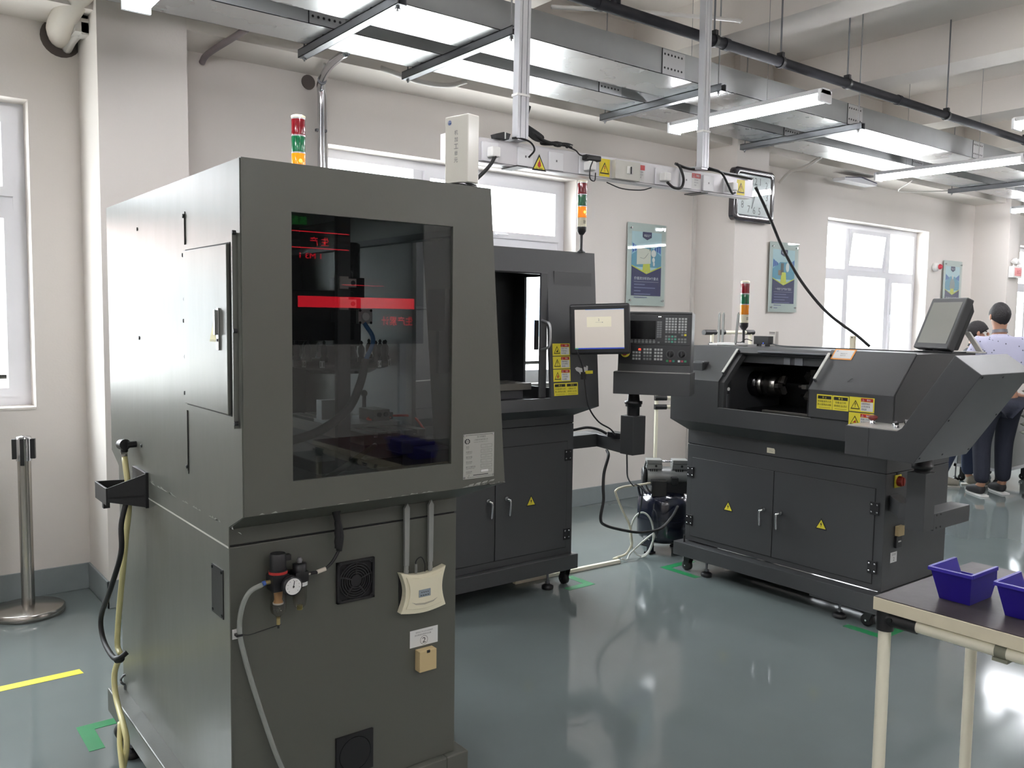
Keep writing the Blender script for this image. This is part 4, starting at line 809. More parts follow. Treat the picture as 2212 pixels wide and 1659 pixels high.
# router
RW = thing('wireless_router', (4.35, 3.37, ZT), 'white wireless router with three grey antennas standing on the lathe', 'router')
b = B(); b.prism([(4.27, 3.27), (4.27, 3.43), (4.38, 3.43), (4.38, 3.27)], 'z', ZT + .0005, ZT + .018, WHT); b.build('body', RW, bevel=.006)
for x, y, dx in ((4.36, 3.485, 0), (4.32, 3.425, .004), (4.27, 3.285, .014)):
    b = B(); b.cyl((x, y, ZT + .008), (x, y - .0, ZT + .02), .006, MC['antenna_grey'], 8); b.prism([(y - .007, ZT + .018), (y + .007, ZT + .018), (y + .006 - dx, ZT + .19), (y - .002 - dx, ZT + .205), (y - .008 - dx, ZT + .19)], 'x', x - .0035, x + .0035, MC['antenna_grey']); b.build('antenna', RW)
b = B(); b.box((4.285, 3.425, ZT + .001), (4.375, 3.50, ZT + .012), WHT); b.build('antenna_base', RW)
b = B(); b.box((4.40, 3.145, ZT + .012), (4.45, 3.25, ZT + .062), BLK); b.box((4.41, 3.16, ZT + .0005), (4.44, 3.175, ZT + .012), BLK); b.box((4.41, 3.22, ZT + .0005), (4.44, 3.235, ZT + .012), BLK); b.rev([(.002, 0), (.002, .001)], (4.40, 3.18, ZT + .02), (-1, 0, 0), mat('blue_led', (60, 90, 255), .4, emit=5), 8)
tagd(b.build('power_adapter', bevel=.004), 'black power adapter block beside the stack light on the lathe', 'adapter')
b = B(); b.tube([(4.42, 3.145, 1.41), (4.40, 3.08, 1.399), (4.38, 2.98, 1.394), (4.40, 2.85, 1.394), (4.37, 2.72, 1.394), (4.40, 2.60, 1.394), (4.42, 2.45, 1.394), (4.40, 2.30, 1.394), (4.41, 2.22, 1.394)], .0035, BLK, 6); b.tube([(4.40, 3.26, 1.42), (4.39, 3.30, 1.43), (4.37, 3.32, 1.41), (4.35, 3.34, 1.408)], .003, BLK, 6)
tagd(b.build('power_cable'), 'thin black cable lying along the top of the lathe towards the tilted monitor', 'cable')
b = B(); b.box((4.55, 3.20, ZT + .0005), (4.58, 3.25, ZT + .09), mat('pale_device', (196, 192, 186), .4)); b.box((4.549, 3.205, ZT + .082), (4.55, 3.245, ZT + .086), INK); b.box((4.549, 3.205, ZT + .074), (4.55, 3.245, ZT + .077), INK)
tagd(b.build('control_module', bevel=.002), 'small pale upright module with dark slots behind the black adapter on the lathe', 'module')
b = B(); b.box((4.62, 2.715, ZT + .0005), (4.64, 2.745, ZT + .075), OFFW); b.rev([(.004, 0), (.004, .001)], (4.62, 2.73, ZT + .065), (-1, 0, 0), INK, 8)
tagd(b.build('terminal_module', bevel=.002), 'narrow cream module standing on the lathe where the thick cable lands', 'module')
b = B(); b.tube([(4.285, 3.19, 2.33), (4.36, 3.19, 2.25), (4.43, 3.17, 2.13), (4.50, 3.13, 1.97), (4.58, 3.05, 1.78), (4.67, 2.93, 1.60), (4.76, 2.79, 1.47), (4.80, 2.72, 1.40)], .009, RUB, 10)
tagd(b.build('power_cable'), 'long black cable slanting from the end of the power rail down to the lathe', 'cable')

# ---------------------------------------------------------------- overhead power rail with sockets (y = 3.2)
RL = thing('power_rail', (3.27, 3.24, 2.24), 'white overhead power rail of sockets hung on two aluminium posts', 'power rail')
RY = 3.20
def rz(x): return 2.24 + (x - 2.27) * .006
def RF(x, z): return frame((x, RY, z + (x - 3.27) * .0125), (1, 0, .0125))
b = B(); RPL = mat('rail_white', (206, 204, 206), .35, metal=.2)
b.hexa([(2.12, RY, 2.235), (4.272, RY, 2.262), (4.272, RY + .065, 2.262), (2.12, RY + .065, 2.235), (2.12, RY, 2.347), (4.272, RY, 2.374), (4.272, RY + .065, 2.374), (2.12, RY + .065, 2.347)], RPL)
b.hexa([(2.12, RY - .001, 2.240), (4.272, RY - .001, 2.267), (4.272, RY, 2.267), (2.12, RY, 2.240), (2.12, RY - .001, 2.243), (4.272, RY - .001, 2.270), (4.272, RY, 2.270), (2.12, RY, 2.243)], GREYINK); b.build('trunking', RL, bevel=.003)
def post(x, zb, lean, s_=.84):
    b = B(); x1 = x + lean
    for dx0, dx1 in ((-.038 * s_, -.020 * s_), (-.016 * s_, .016 * s_), (.020 * s_, .038 * s_)):
        b.hexa([(x + dx0, RY - .060, zb), (x + dx1, RY - .060, zb), (x + dx1, RY - .020, zb), (x + dx0, RY - .020, zb), (x1 + dx0, RY - .060, 3.5), (x1 + dx1, RY - .060, 3.5), (x1 + dx1, RY - .020, 3.5), (x1 + dx0, RY - .020, 3.5)], ALUP)
    b.hexa([(x - .036 * s_, RY - .055, zb), (x + .036 * s_, RY - .055, zb), (x + .036 * s_, RY - .022, zb), (x - .036 * s_, RY - .022, zb), (x1 - .036 * s_, RY - .055, 3.5), (x1 + .036 * s_, RY - .055, 3.5), (x1 + .036 * s_, RY - .022, 3.5), (x1 - .036 * s_, RY - .022, 3.5)], mat('profile_groove', (120, 122, 126), .5))
    p_ = b.build('hanger_post', RL); q = B(); q.box((x - .040 * s_ - .002, RY - .063, zb + .19), (x + .040 * s_ + .002, RY - .017, zb + .20), WHT); q.build('cable_tie', p_)
post(2.487, 2.360, .012); post(3.768, 2.378, -.012, .72)
for x in (2.487, 3.768):
    b = B(); b.box((x - .03, RY - .06, rz(x) - .010), (x + .03, RY + .06, rz(x) - .004), BLK); b.build('bracket', RL); B().box((x - .025, RY - .055, 2.3475 + (x - 2.12) * .0125), (x + .025, RY + .045, 2.366 + (x - 2.12) * .0125), ALUP).build('post_foot', RL)
def socket(x, plug=True, w_=.09, outlet=True):
    o = B(RF(x, 2.300)); o.box((-w_ / 2, -.044, 0), (w_ / 2, .044, .011), mat('socket_white', (224, 224, 226), .22, spec=.6)); so = o.build('socket_plate', RL, bevel=.003)
    q = B(RF(x, 2.300)); q.plate(-.004, -.004, .004, .006, .0118, GREYINK); q.build('outlet', so)
    if plug:
        q = B(RF(x, 2.300)); q.box((-.022, -.028, .012), (.026, .018, .055), WHT)
        tagd(q.build('plug', bevel=.006), {2.34: 'white plug with thick black lead in the leftmost rail socket', 2.93: 'white plug under the black adapter in the middle rail socket', 3.475: 'white plug with looping black lead, right of the breaker box', 4.04: 'white plug beside the rightmost yellow warning sticker on the rail'}[x], 'plug')
for x, p in ((2.34, True), (2.545, False), (2.735, False), (2.93, True), (3.475, True), (3.672, False), (3.86, False), (4.04, True)): socket(x, p)
b = B(RF(2.635, 2.29)); tri(b, 0, -.005, .078, .0012, mark='flame', mm=RED); b.text('当心触电', 0, -.034, .010, INK, .0026); b.build('warning_sticker', RL, label='yellow triangle with a red symbol')
def wsq(x):
    b = B(RF(x, 2.305)); b.plate(-.036, -.044, .036, .044, .0008, mat('bright_yellow', (236, 214, 30), .4)); tri(b, 0, -.002, .058, .0014, fill=MC['bright_yellow'], mark='!', mm=RED); b.build('warning_sticker', RL, label='yellow square warning sticker')
wsq(3.063); wsq(4.160)
b = B(RF(3.205, 2.302)); b.box((-.092, -.047, 0), (.088, .047, .028), mat('breaker_grey', (196, 194, 186), .35)); b.box((-.012, -.018, .028), (.03, .022, .031), WHT); b.box((.012, -.016, .031), (.02, .02, .036), BLK); b.build('breaker_box', RL, bevel=.002)
def info(x, w_, top):
    b = B(RF(x, 2.304)); b.plate(-w_ / 2, -.04, w_ / 2, .042, .0008, WS); b.plate(-w_ / 2, .016, w_ / 2, .042, .0014, RED)
    if top: tri(b, -w_ * .28, .029, .018, .002, fill=RED, edge=WINK); b.text('警告', w_ * .16, .029, .013, WINK, .0022)
    b.text('接受维修', 0, .006, .008, GREYINK, .0014); b.text('非专业勿', 0, -.008, .008, GREYINK, .0014); b.text('电源', -w_ * .1, -.022, .008, GREYINK, .0014); b.build('label', RL, label='white label with a red header')
info(3.325, .058, False); info(3.765, .074, True)
def cab(pts, r, lab): tagd(B().tube(pts, r, RUB, 8).build('power_cable'), lab, 'cable')
cab([(2.345, RY - .045, 2.27), (2.31, RY - .05, 2.22), (2.25, RY - .045, 2.16), (2.16, RY - .02, 2.08), (2.02, RY + .05, 1.98), (1.90, RY + .02, 1.925)], .0085, 'thick black cable running from the leftmost rail plug down behind the box sign')
cab([(2.52, RY - .0, 2.40), (2.555, RY - .02, 2.52), (2.53, RY + .01, 2.46), (2.62, RY - .02, 2.385), (2.72, RY - .03, 2.365)], .008, 'thick black cable hanging from the left aluminium post into the cable bundle')
b = B()
for k in range(9):
    random.seed(k); a = 2.54 + random.uniform(0, .05); z = 2.40
    b.tube([(2.53, RY - .02, 2.40 + .005 * k), (2.58 + .01 * k, RY - .03 + .004 * k, 2.37 + .004 * k), (2.65, RY - .02 + .003 * k, 2.366 + random.uniform(-.004, .008)), (2.72 + .01 * k, RY - .03, 2.372 + random.uniform(-.006, .012)), (2.80 + random.uniform(-.02, .03), RY - .02, 2.362 + random.uniform(0, .025))], .0035, RUB, 5)
b.ball((2.73, RY - .02, 2.372), .02, RUB, 10, (1.6, .8, .7)); tagd(b.build('cable_bundle'), 'tangled bundle of thin black cables lying on the power rail', 'cable bundle')
cab([(2.80, RY - .02, 2.368), (2.84, RY - .03, 2.355), (2.86, RY - .04, 2.335), (2.90, RY - .06, 2.327)], .0035, 'thin black lead between the cable bundle and the black rail adapter')
b = B(RF(2.955, 2.335)); b.box((-.06, -.013, .012), (.045, .014, .045), BLK); tagd(b.build('power_adapter', bevel=.006), 'black power adapter plugged into the middle of the overhead rail', 'adapter')
cab([(2.925, RY - .06, 2.31), (2.90, RY - .07, 2.27), (2.91, RY - .06, 2.225), (2.95, RY - .05, 2.22), (2.96, RY - .045, 2.26)], .003, 'thin black lead looping below the middle rail plug')
cab([(2.56, RY - .015, 2.29), (2.565, RY - .05, 2.32), (2.53, RY - .06, 2.35), (2.47, RY - .055, 2.36), (2.44, RY - .04, 2.358)], .0045, 'grey-black lead arching across the left post into a rail socket')
b = B(); b.prism([(2.36, 2.352), (2.43, 2.352), (2.44, 2.378), (2.40, 2.382), (2.355, 2.368)], 'y', RY - .03, RY + .01, BLK); b.box((2.405, RY - .032, 2.352), (2.411, RY + .012, 2.382), WHT); tagd(b.build('inline_connector'), 'small black connector with a white band lying at the left end of the rail', 'connector')
cab([(3.48, RY - .045, 2.27), (3.52, RY - .055, 2.245), (3.58, RY - .055, 2.25), (3.615, RY - .04, 2.30), (3.61, RY - .02, 2.36), (3.59, RY - .01, 2.385)], .0075, 'thick black lead looping up from the plug right of the breaker box')
cab([(3.59, RY + .0, 2.385), (3.66, RY - .01, 2.372), (3.76, RY - .0, 2.375), (3.88, RY - .01, 2.385), (4.0, RY - .005, 2.38), (4.12, RY - .01, 2.378), (4.24, RY - .015, 2.374)], .008, 'black cable lying along the top of the right half of the rail')
cab([(3.84, RY - .02, 2.39), (3.92, RY - .045, 2.37), (3.97, RY - .055, 2.31), (4.01, RY - .055, 2.265), (4.045, RY - .05, 2.27)], .0065, 'black lead dropping to the rightmost rail plug')
cab([(3.11, RY + .03, 2.238), (3.22, RY + .03, 2.218), (3.35, RY + .02, 2.222), (3.44, RY + .03, 2.245)], .003, 'thin black wire sagging under the rail below the breaker box')

# ---------------------------------------------------------------- ceiling services
def tray(y0, y1, z, x0, x1, h, lab):
    b = B(); b.box((x0, y0, z), (x1, y1, z + .003), GALV); b.box((x0, y0, z), (x1, y0 + .003, z + h), GALD); b.box((x0, y1 - .003, z), (x1, y1, z + h), GALD); b.box((x0, y0, z + h), (x1, y1, z + h + .003), GALD)
    o = tagd(b.build('cable_tray'), lab, 'cable tray', 'galvanised trays under the ceiling')
    for k, x in enumerate([x0 + 1.9 + i * 2.0 for i in range(int((x1 - x0 - 2) / 2.0))]):
        q = B(); q.box((x, y0 - .002, z + .004), (x + .20, y0, z + h - .004), ALU)
        for i in range(6):
            for zz in (z + .04, z + h - .03): q.rev([(.007, 0), (.007, .001)], (x + .02 + i * .03, y0 - .002, zz), (0, -1, 0), BLK, 8)
        q.box((x - .004, y0 - .0035, z), (x, y0, z + h), INK); q.build('joint_plate', o)
tray(3.60, 3.965, 3.0, -2.0, 16.5, .15, 'wide galvanised tray, nearer the room, hanging under the ceiling')
tray(4.14, 4.46, 3.0, -2.0, 16.5, .15, 'galvanised tray nearer the window wall, hanging under the ceiling')
SG = []
def strut(x, y0, y1, lab):
    b = B(); z = 2.955
    b.box((x - .025, y0, z), (x - .022, y1, z + .045), STRUT); b.box((x + .022, y0, z), (x + .025, y1, z + .045), STRUT); b.box((x - .025, y0, z), (x + .025, y1, z + .003), STRUT); b.box((x - .025, y0, z + .041), (x - .012, y1, z + .045), STRUT); b.box((x + .012, y0, z + .041), (x + .025, y1, z + .045), STRUT)
    o = tagd(b.build('strut_channel'), lab, 'support channel')
    for y in (y0 + .04, y1 - .03):
        q = B(); q.cyl((x, y, z - .02), (x, y, 3.8 if y < 4.8 else 3.05), .005, GALD, 8); q.rev([(.011, 0), (.011, .01)], (x, y, z - .012), (0, 0, 1), CHR, 6); q.build('threaded_rod', o)
for x, l in ((2.06, 'steel channel under the trays nearest the camera, above the first machine'), (2.72, 'dark steel channel under the trays left of the left aluminium post'), (4.35, 'steel channel under the trays beside the near twin tube light'), (5.95, 'steel channel under the trays between the two twin tube lights'), (9.55, 'far steel channel under the trays beyond the second tube light'), (12.3, 'farthest steel channel under the trays')): strut(x, 3.50, 4.58, l)
# dark sprinkler pipe on hangers
b = B(); b.cyl((-2.5, 3.215, 3.1), (16.5, 3.215, 3.1), .029, DPIPE, 18)
for x in (3.02, 4.0, 5.9, 8.2, 10.6, 13.4): b.cyl((x - .02, 3.215, 3.1), (x + .02, 3.215, 3.1), .034, DPIPE, 18)
FP = tagd(b.build('fire_pipe'), 'dark patchy fire pipe running the length of the ceiling', 'pipe')
for x in (3.9, 4.52, 5.25, 6.6, 8.0, 9.6, 11.4, 13.2):
    inb = any(xb <= x <= xb + .33 for xb in (3.2, 4.87, 6.66, 8.5, 10.3, 12.1, 13.9)); q = B()
    q.cyl((x, 3.215, 3.13), (x, 3.215, 3.5 if inb else 3.8), .0055, STRUT, 8); q.rev([(.036, -.012), (.036, .012)], (x, 3.215, 3.1), (1, 0, 0), BLK, 14); q.box((x - .012, 3.195, 3.13), (x + .012, 3.235, 3.155), BLK); q.build('pipe_hanger', FP)
B().cyl((3.13, 3.215, 3.12), (3.13, 3.215, 3.8), .026, DPIPE, 14).build('riser', FP)
WT = mat('white_pvc_conduit', (206, 203, 198), .4)
tagd(B().tube([(3.05, 3.62, 3.20), (3.55, 3.45, 3.24), (4.15, 3.30, 3.29), (4.22, 3.29, 3.29)], .012, WT, 8).build('pvc_conduit'), 'white pvc conduit crossing below the ceiling near the right aluminium post', 'conduit')
# twin tube lights
TB = mat('fluorescent_tube', (255, 253, 250), .3, emit=TUBE, ecol=(250, 250, 255)); HS = mat('light_housing', (228, 228, 230), .35)
def light(x, y0, y1, lab, z=2.87):
    o = thing('tube_light', (x, (y0 + y1) / 2, z), lab, 'light', 'twin tube lights')
    b = B(); b.prism([(x - .055, z + .028), (x + .055, z + .028), (x + .035, z + .06), (x - .035, z + .06)], 'y', y0, y1, HS); b.box((x - .06, y0, z - .02), (x + .06, y0 + .018, z + .05), HS); b.box((x - .06, y1 - .018, z - .02), (x + .06, y1, z + .05), HS); b.build('housing', o)
    for dx in (-.034, .034): B().cyl((x + dx, y0 + .03, z), (x + dx, y1 - .03, z), .0145, TB, 12).build('tube', o)
    for y in ((3.42, 4.05) if y1 > 4 else (y0 + .3, y1 - .2)):
        q = B(); q.cyl((x, y, z + .05), (x, y, 3.5 if any(xb <= x <= xb + .33 for xb in (-2.2, -.4, 1.4, 3.2, 4.87, 6.66, 8.5, 10.3, 12.1, 13.9, 15.7)) else 3.8), .002, GALD, 6)
        q.build('suspension_wire', o)
light(1.06, 2.86, 4.08, 'twin tube light at the top left corner, above the plastered column')
light(4.68, 3.00, 4.20, 'bright twin tube light hanging right of the right aluminium post')
light(7.62, 3.05, 4.32, 'bright twin tube light beyond the dark fire pipe, above the far window')
light(10.95, 3.30, 4.50, 'far twin tube light at the right edge, near the last column')
light(14.2, 3.30, 4.50, 'farthest twin tube light, beyond the last column')
light(6.30, 1.38, 2.60, 'twin tube light with its end just showing at the top right edge')
ORD = ('first', 'second', 'third', 'fourth', 'fifth')
for i, x in enumerate((-2.0, 1.4, 9.6, 12.9)): light(x, 1.5 - .1, 2.6, 'twin tube light of the second row from the windows, %s from the left wall' % ('first', 'second', 'fourth', 'fifth')[i], 2.87)
for i, x in enumerate((-2.0, 1.4, 4.8, 8.2, 11.6)): light(x, -1.2, .0, 'twin tube light of the third row from the windows, %s from the left wall' % ORD[i], 2.87); light(x, -4.3, -3.1, 'twin tube light of the rearmost row, %s from the left wall' % ORD[i], 2.87)

# ---------------------------------------------------------------- wall services and wall things
tagd(B().rev([(.045, 0), (.045, .006)], (2.363, WY - .004, 3.0), (0, -1, 0), mat('hole_dark', (92, 84, 80), .9), 20).build('wall_hole'), 'round open hole high in the wall left of the steel conduit', 'hole')
b = B(); b.tube([(2.275, 4.47, 3.01), (2.31, 4.75, 3.0), (2.40, 5.06, 2.98), (2.43, 5.12, 2.90), (2.432, 5.125, 2.6), (2.436, 5.125, 2.2), (2.44, 5.125, 1.2)], .024, CHR, 14); b.box((2.40, 5.12, 2.70), (2.47, 5.15, 2.715), STRUT); b.box((2.40, 5.12, 2.38), (2.49, 5.15, 2.39), STRUT); b.rev([(.028, 0), (.028, .02)], (2.38, 5.0, 2.985), (.4, .9, 0), STRUT, 14)
tagd(b.build('steel_conduit'), 'shiny flexible steel conduit bending down the wall behind the first stack light', 'conduit')
tagd(B().tube([(2.30, 4.80, 3.02), (2.43, 5.08, 2.96), (2.476, 5.15, 2.9), (2.478, 5.152, 2.6), (2.485, 5.152, 1.2)], .009, WT, 8).build('pvc_conduit'), 'thin white pvc conduit alongside the shiny steel conduit', 'conduit')
tagd(B().tube([(1.73, 4.52, 3.035), (1.72, 4.7, 3.03), (1.70, 5.05, 3.02), (1.69, 5.13, 2.985)], .018, mat('plum_grey_pipe', (128, 118, 120), .5, var=.2), 10).build('drain_pipe'), 'short plum-grey pipe bending from the tray into the wall beside the plastered column', 'pipe')
tagd(B().tube([(2.62, 4.70, 3.035), (2.85, 4.66, 2.99), (3.05, 4.62, 2.99), (3.15, 4.55, 3.02)], .016, WT, 10).build('pvc_conduit'), 'white conduit curving below the far tray behind the dark steel channel', 'conduit')
tagd(B().tube([(6.9, 4.45, 3.0), (7.1, 4.75, 2.97), (7.25, 5.0, 2.98), (7.3, 5.15, 2.9)], .016, WT, 8).build('pvc_conduit'), 'white conduit bending from the tray to the wall right of the clock', 'conduit')
tagd(B().tube([(8.6, 4.5, 2.98), (8.9, 4.8, 2.95), (9.3, 4.9, 2.98), (9.7, 4.6, 3.0)], .008, WT, 6).build('pvc_conduit'), 'thin white conduit sagging below the tray above the far window', 'conduit')
b = B(); b.prism([(7.95, 2.99), (8.25, 3.02), (8.55, 2.99), (8.55, 2.96), (7.95, 2.96)], 'y', 4.85, 4.98, mat('vent_white', (214, 214, 216), .4)); b.prism([(7.96, 2.985), (8.25, 3.012), (8.54, 2.985), (8.54, 2.992), (8.25, 3.02), (7.96, 2.992)], 'y', 4.84, 4.99, mat('vent_dark', (60, 58, 78), .4)); tagd(b.build('ceiling_fitting'), 'small white bracket with a dark arched top above the far window', 'fitting')
# wall cable trunking beside the clock column
tagd(B().box((6.045, WY - .018, .15), (6.075, WY, 2.95), WT).build('wall_trunking'), 'narrow white trunking running down the wall left of the clock column', 'trunking')
# pipes through the wall, top left
tagd(B().rev([(.10, 0), (.10, .005)], (.965, WY, 2.985), (0, -1, 0), mat('hole_dark', (92, 84, 80), .9), 24).build('wall_hole'), 'large dark wall hole around the white lagged pipe', 'hole')
b = B(); LAG = mat('lagging_white', (214, 207, 196), .55, bump=.1, bscale=18)
b.tube([(.965, 5.163, 2.99), (.93, 4.98, 3.0), (.99, 4.80, 3.12), (1.09, 4.66, 3.22), (1.35, 4.55, 3.27), (1.9, 4.52, 3.28)], .062, LAG, 16)
tagd(b.build('lagged_pipe'), 'thick white lagged pipe coming out of a wall hole beside the plastered column', 'pipe')
b = B(); b.cyl((1.02, 4.95, 3.08), (1.06, 4.80, 3.45), .022, CHR, 12); b.rev([(.036, 0), (.036, .03)], (1.02, 4.95, 3.04), (0, 0, 1), BLK, 16); b.box((.98, 4.90, 2.96), (1.045, 5.03, 3.03), WT); b.tube([(.99, 5.16, 2.93), (1.0, 5.05, 2.96), (1.03, 4.95, 2.99)], .024, WT, 10); b.box((1.01, 4.90, 2.95), (1.044, 4.98, 3.01), WT)
tagd(b.build('pipe_junction'), 'small white junction box with a shiny pipe beside the lagged pipe', 'junction box')

# square wall clock
CK = thing('wall_clock', (6.29, 4.70, 2.41), 'square wall clock with a dark rounded frame hung on the column', 'clock')
Fc = frame((6.285, 4.70, 2.625), (1, 0, 0)) @ Matrix.Rotation(math.radians(0), 4, 'Z')
def rrect(w_, h, r, n=6): 
    out = []
    for cx_, cy_, a0 in ((w_ - r, h - r, 0), (-w_ + r, h - r, 90), (-w_ + r, -h + r, 180), (w_ - r, -h + r, 270)):
        for i in range(n + 1): a = math.radians(a0 + 90 * i / n); out.append((cx_ + r * math.cos(a), cy_ + r * math.sin(a)))
    return out
CF = mat('clock_frame', (46, 42, 48), .12, spec=.7, coat=.8)
b = B(Fc); b.prism(rrect(.285, .225, .05), 'z', -.035, .012, CF)
o_ = rrect(.285, .225, .05); i_ = rrect(.225, .17, .02); n = len(o_); m_ = [((a[0] + c[0]) / 2, (a[1] + c[1]) / 2) for a, c in zip(o_, i_)]
vs = [(x, y, .012) for x, y in o_] + [(x, y, .03) for x, y in m_] + [(x, y, .014) for x, y in i_]
b.add(vs, [(k * n + i, k * n + (i + 1) % n, (k + 1) * n + (i + 1) % n, (k + 1) * n + i) for k in (0, 1) for i in range(n)], CF, True); b.build('frame', CK)
b = B(Fc); b.prism(rrect(.225, .17, .02), 'z', .010, .0135, mat('clock_face', (196, 200, 202), .3))
for k, (x, y) in zip(range(1, 13), ((.075, .125), (.165, .10), (.175, 0), (.165, -.085), (.075, -.128), (0, -.125), (-.075, -.120), (-.165, -.085), (-.175, 0), (-.165, .10), (-.085, .125), (0, .125))): b.text(str(k), x, y, .062, GREYINK, .0146, sx=.9)
b.build('face', CK)
b = B(Fc); b.box((-.005, -.02, .016), (.005, .09, .018), GREYINK, Matrix.Rotation(math.radians(-20), 4, 'Z')); b.box((-.004, -.02, .018), (.004, .12, .02), GREYINK, Matrix.Rotation(math.radians(160), 4, 'Z')); b.build('clock_hand', CK)
B(Fc).plate(-.224, -.169, .224, .169, .024, GLASSP, .002).build('cover_glass', CK)

# glass poster boards
def poster(x0, x1, z0, z1, n_, title, lab):
    w_, h = x1 - x0, z1 - z0
    o = thing('wall_poster', ((x0 + x1) / 2, WY - .03, z0), lab, 'poster', 'glass covered posters on the window wall')
    F = frame((x0, WY - .022, z0), (1, 0, 0)); b = B(F)
    mx, my0, my1 = .095 * w_ / .47, .115, .60 / .69 * h + .01
    t = (h - .07); b_ = .085
    LBL = mat('poster_light_blue', (150, 200, 220), .5); SKY_ = mat('poster_sky', (190, 218, 226), .5); TEAL = mat('poster_teal', (96, 160, 188), .5); NAVY = mat('poster_navy', (40, 44, 96), .5); PYL = mat('poster_yellow', (206, 208, 72), .5); RB = mat('poster_blue', (44, 84, 176), .5)
    x_0, x_1 = mx * .55, w_ - mx * .55; cx = w_ / 2; zm = h * .50
    b.plate(x_0, b_, x_1, t, .002, SKY_)
    b.poly([(x_0, t - .09), (cx - .06, t - .15), (cx - .06, zm + .06), (x_0, zm - .02)], .0026, LBL); b.poly([(x_1, t - .09), (cx + .06, t - .15), (cx + .06, zm + .06), (x_1, zm - .02)], .0026, LBL)
    for k in range(3):
        xx = x_0 + .01 + k * .028; b.poly([(xx, t - .10 - k * .012), (xx + .02, t - .108 - k * .012), (xx + .02, t - .165 + k * .006), (xx, t - .18 + k * .01)], .0032, RB)
        xx = x_1 - .01 - k * .028; b.poly([(xx, t - .10 - k * .012), (xx - .02, t - .108 - k * .012), (xx - .02, t - .165 + k * .006), (xx, t - .18 + k * .01)], .0032, RB)
    b.poly([(x_0, zm - .02), (x_0, zm + .08), (cx - .06, zm + .15), (cx + .06, zm + .15), (x_1, zm + .08), (x_1, zm - .02)], .003, TEAL)
    b.poly([(cx - .05, zm - .06), (cx + .05, zm - .06), (cx + .035, zm + .05), (cx - .035, zm + .05)], .0034, PYL)
    if n_ == 1:
        b.poly([(cx - .12, zm + .0), (cx + .05, zm + .012), (cx + .05, zm + .13), (cx - .12, zm + .155)], .004, mat('poster_paper', (222, 220, 206), .5)); b.tube([(cx - .08, zm + .06, .0045), (cx - .03, zm + .055, .0045), (cx + .02, zm + .10, .0045)], .0015, GREYINK, 4)
        b.ball((cx + .085, zm + .10, .004), .032, WHT, 16, (1, 1, .1)); b.ball((cx + .085, zm + .045, .004), .018, WHT, 12, (1, 1.2, .1)); b.ball((cx + .09, zm + .01, .004), .012, WHT, 12, (1, 1.6, .1)); b.plate(cx + .035, zm + .12, cx + .042, zm + .17, .005, INK)
    elif n_ == 2:
        b.plate(cx - .05, zm + .05, cx + .0, zm + .14, .004, GREYINK); b.plate(cx - .09, zm + .02, cx - .03, zm + .07, .004, mat('poster_brown', (150, 124, 104), .5)); b.ball((cx + .06, zm + .10, .004), .03, WHT, 14, (1, 1.6, .1))
    else:
        b.poly([(cx - .07, zm), (cx + .07, zm), (cx + .06, zm + .08), (cx + .03, zm + .12), (cx - .03, zm + .12), (cx - .06, zm + .08)], .004, mat('poster_greyfig', (150, 156, 158), .5)); b.ball((cx, zm + .14, .004), .02, WHT, 12, (1, 1.4, .1))
    b.poly([(x_0, zm - .005), (cx, zm - .065), (x_1, zm - .005), (x_1, zm - .02), (x_1, b_), (x_0, b_), (x_0, zm - .02)], .0044, PYL); b.poly([(x_0, zm - .015), (cx, zm - .078), (x_1, zm - .015), (x_1, b_), (x_0, b_)], .005, NAVY)
    b.poly([(cx - .055, t + .0), (cx + .055, t + .0), (cx + .055, t - .045), (cx, t - .068), (cx - .055, t - .045)], .0054, NAVY); b.text('精益生产', cx, t - .03, .021, WINK, .006, sx=.9)
    b.text(title, cx, zm - .115, .026, WINK, .0056, sx=(x_1 - x_0 - .06) / (len(title) * .027)); b.plate(x_0 + .03, zm - .145, x_1 - .03, zm - .1435, .0056, WINK)
    for i, ln in enumerate((.13, .26, .08, .20, .16) if n_ == 1 else (.20, .24, .18, .26, .12, .06)): b.plate(x_0 + .035, zm - .172 - i * .027, x_0 + .035 + ln, zm - .164 - i * .027, .0056, mat('poster_smalltext', (120, 124, 160), .5)); 
    b.build('print', o)
    B(F).box((0, 0, .008), (w_, h, .014), GLASSP).build('glass_board', o)
    B(F).box((0, 0, 0), (w_, h, .0012), mat('poster_back', (196, 206, 202), .5)).build('backing', o)
    for x in (.035, w_ - .035):
        for z in (.045, h - .045): B(F).rev([(.004, -.022), (.004, .014), (.010, .0145), (.009, .02)], (x, z, 0), (0, 0, 1), CHR, 12).build('standoff', o)
poster(5.209, 5.678, 1.66, 2.355, 1, '价值流分析的4个要点', 'glass covered poster with a white figure drawing, left of the clock column')
poster(7.175, 7.645, 1.635, 2.322, 2, '“一物流”生产的8个要点', 'glass covered poster between the clock column and the far window')
poster(10.70, 11.17, 1.635, 2.322, 3, '标准作业的要点', 'farthest glass covered poster, partly hidden by the tilted monitor')
b = B(); b.rev([(.05, 0), (.055, .01), (.05, .04), (.03, .05)], (10.50, WY, 2.225), (0, -1, 0), WHT, 20); b.rev([(.028, .05), (.035, .06), (.02, .085)], (10.53, WY, 2.23), (0, -1, 0), mat('alarm_red', (190, 40, 60), .3), 16); tagd(b.build('alarm_beacon'), 'small white wall alarm with a red dome beside the farthest poster', 'alarm')
b = B(frame((11.52, 4.735, 2.13), (1, 0, 0))); b.box((0, 0, 0), (.24, .14, .06), WHT); b.box((.03, .02, .06), (.22, .12, .064), mat('exit_pink', (226, 150, 150), .4)); b.text('出口', .13, .07, .05, RED, .066)
em = tagd(b.build('emergency_light', bevel=.006), 'white and pink emergency light with two lamp heads on the last column', 'light')
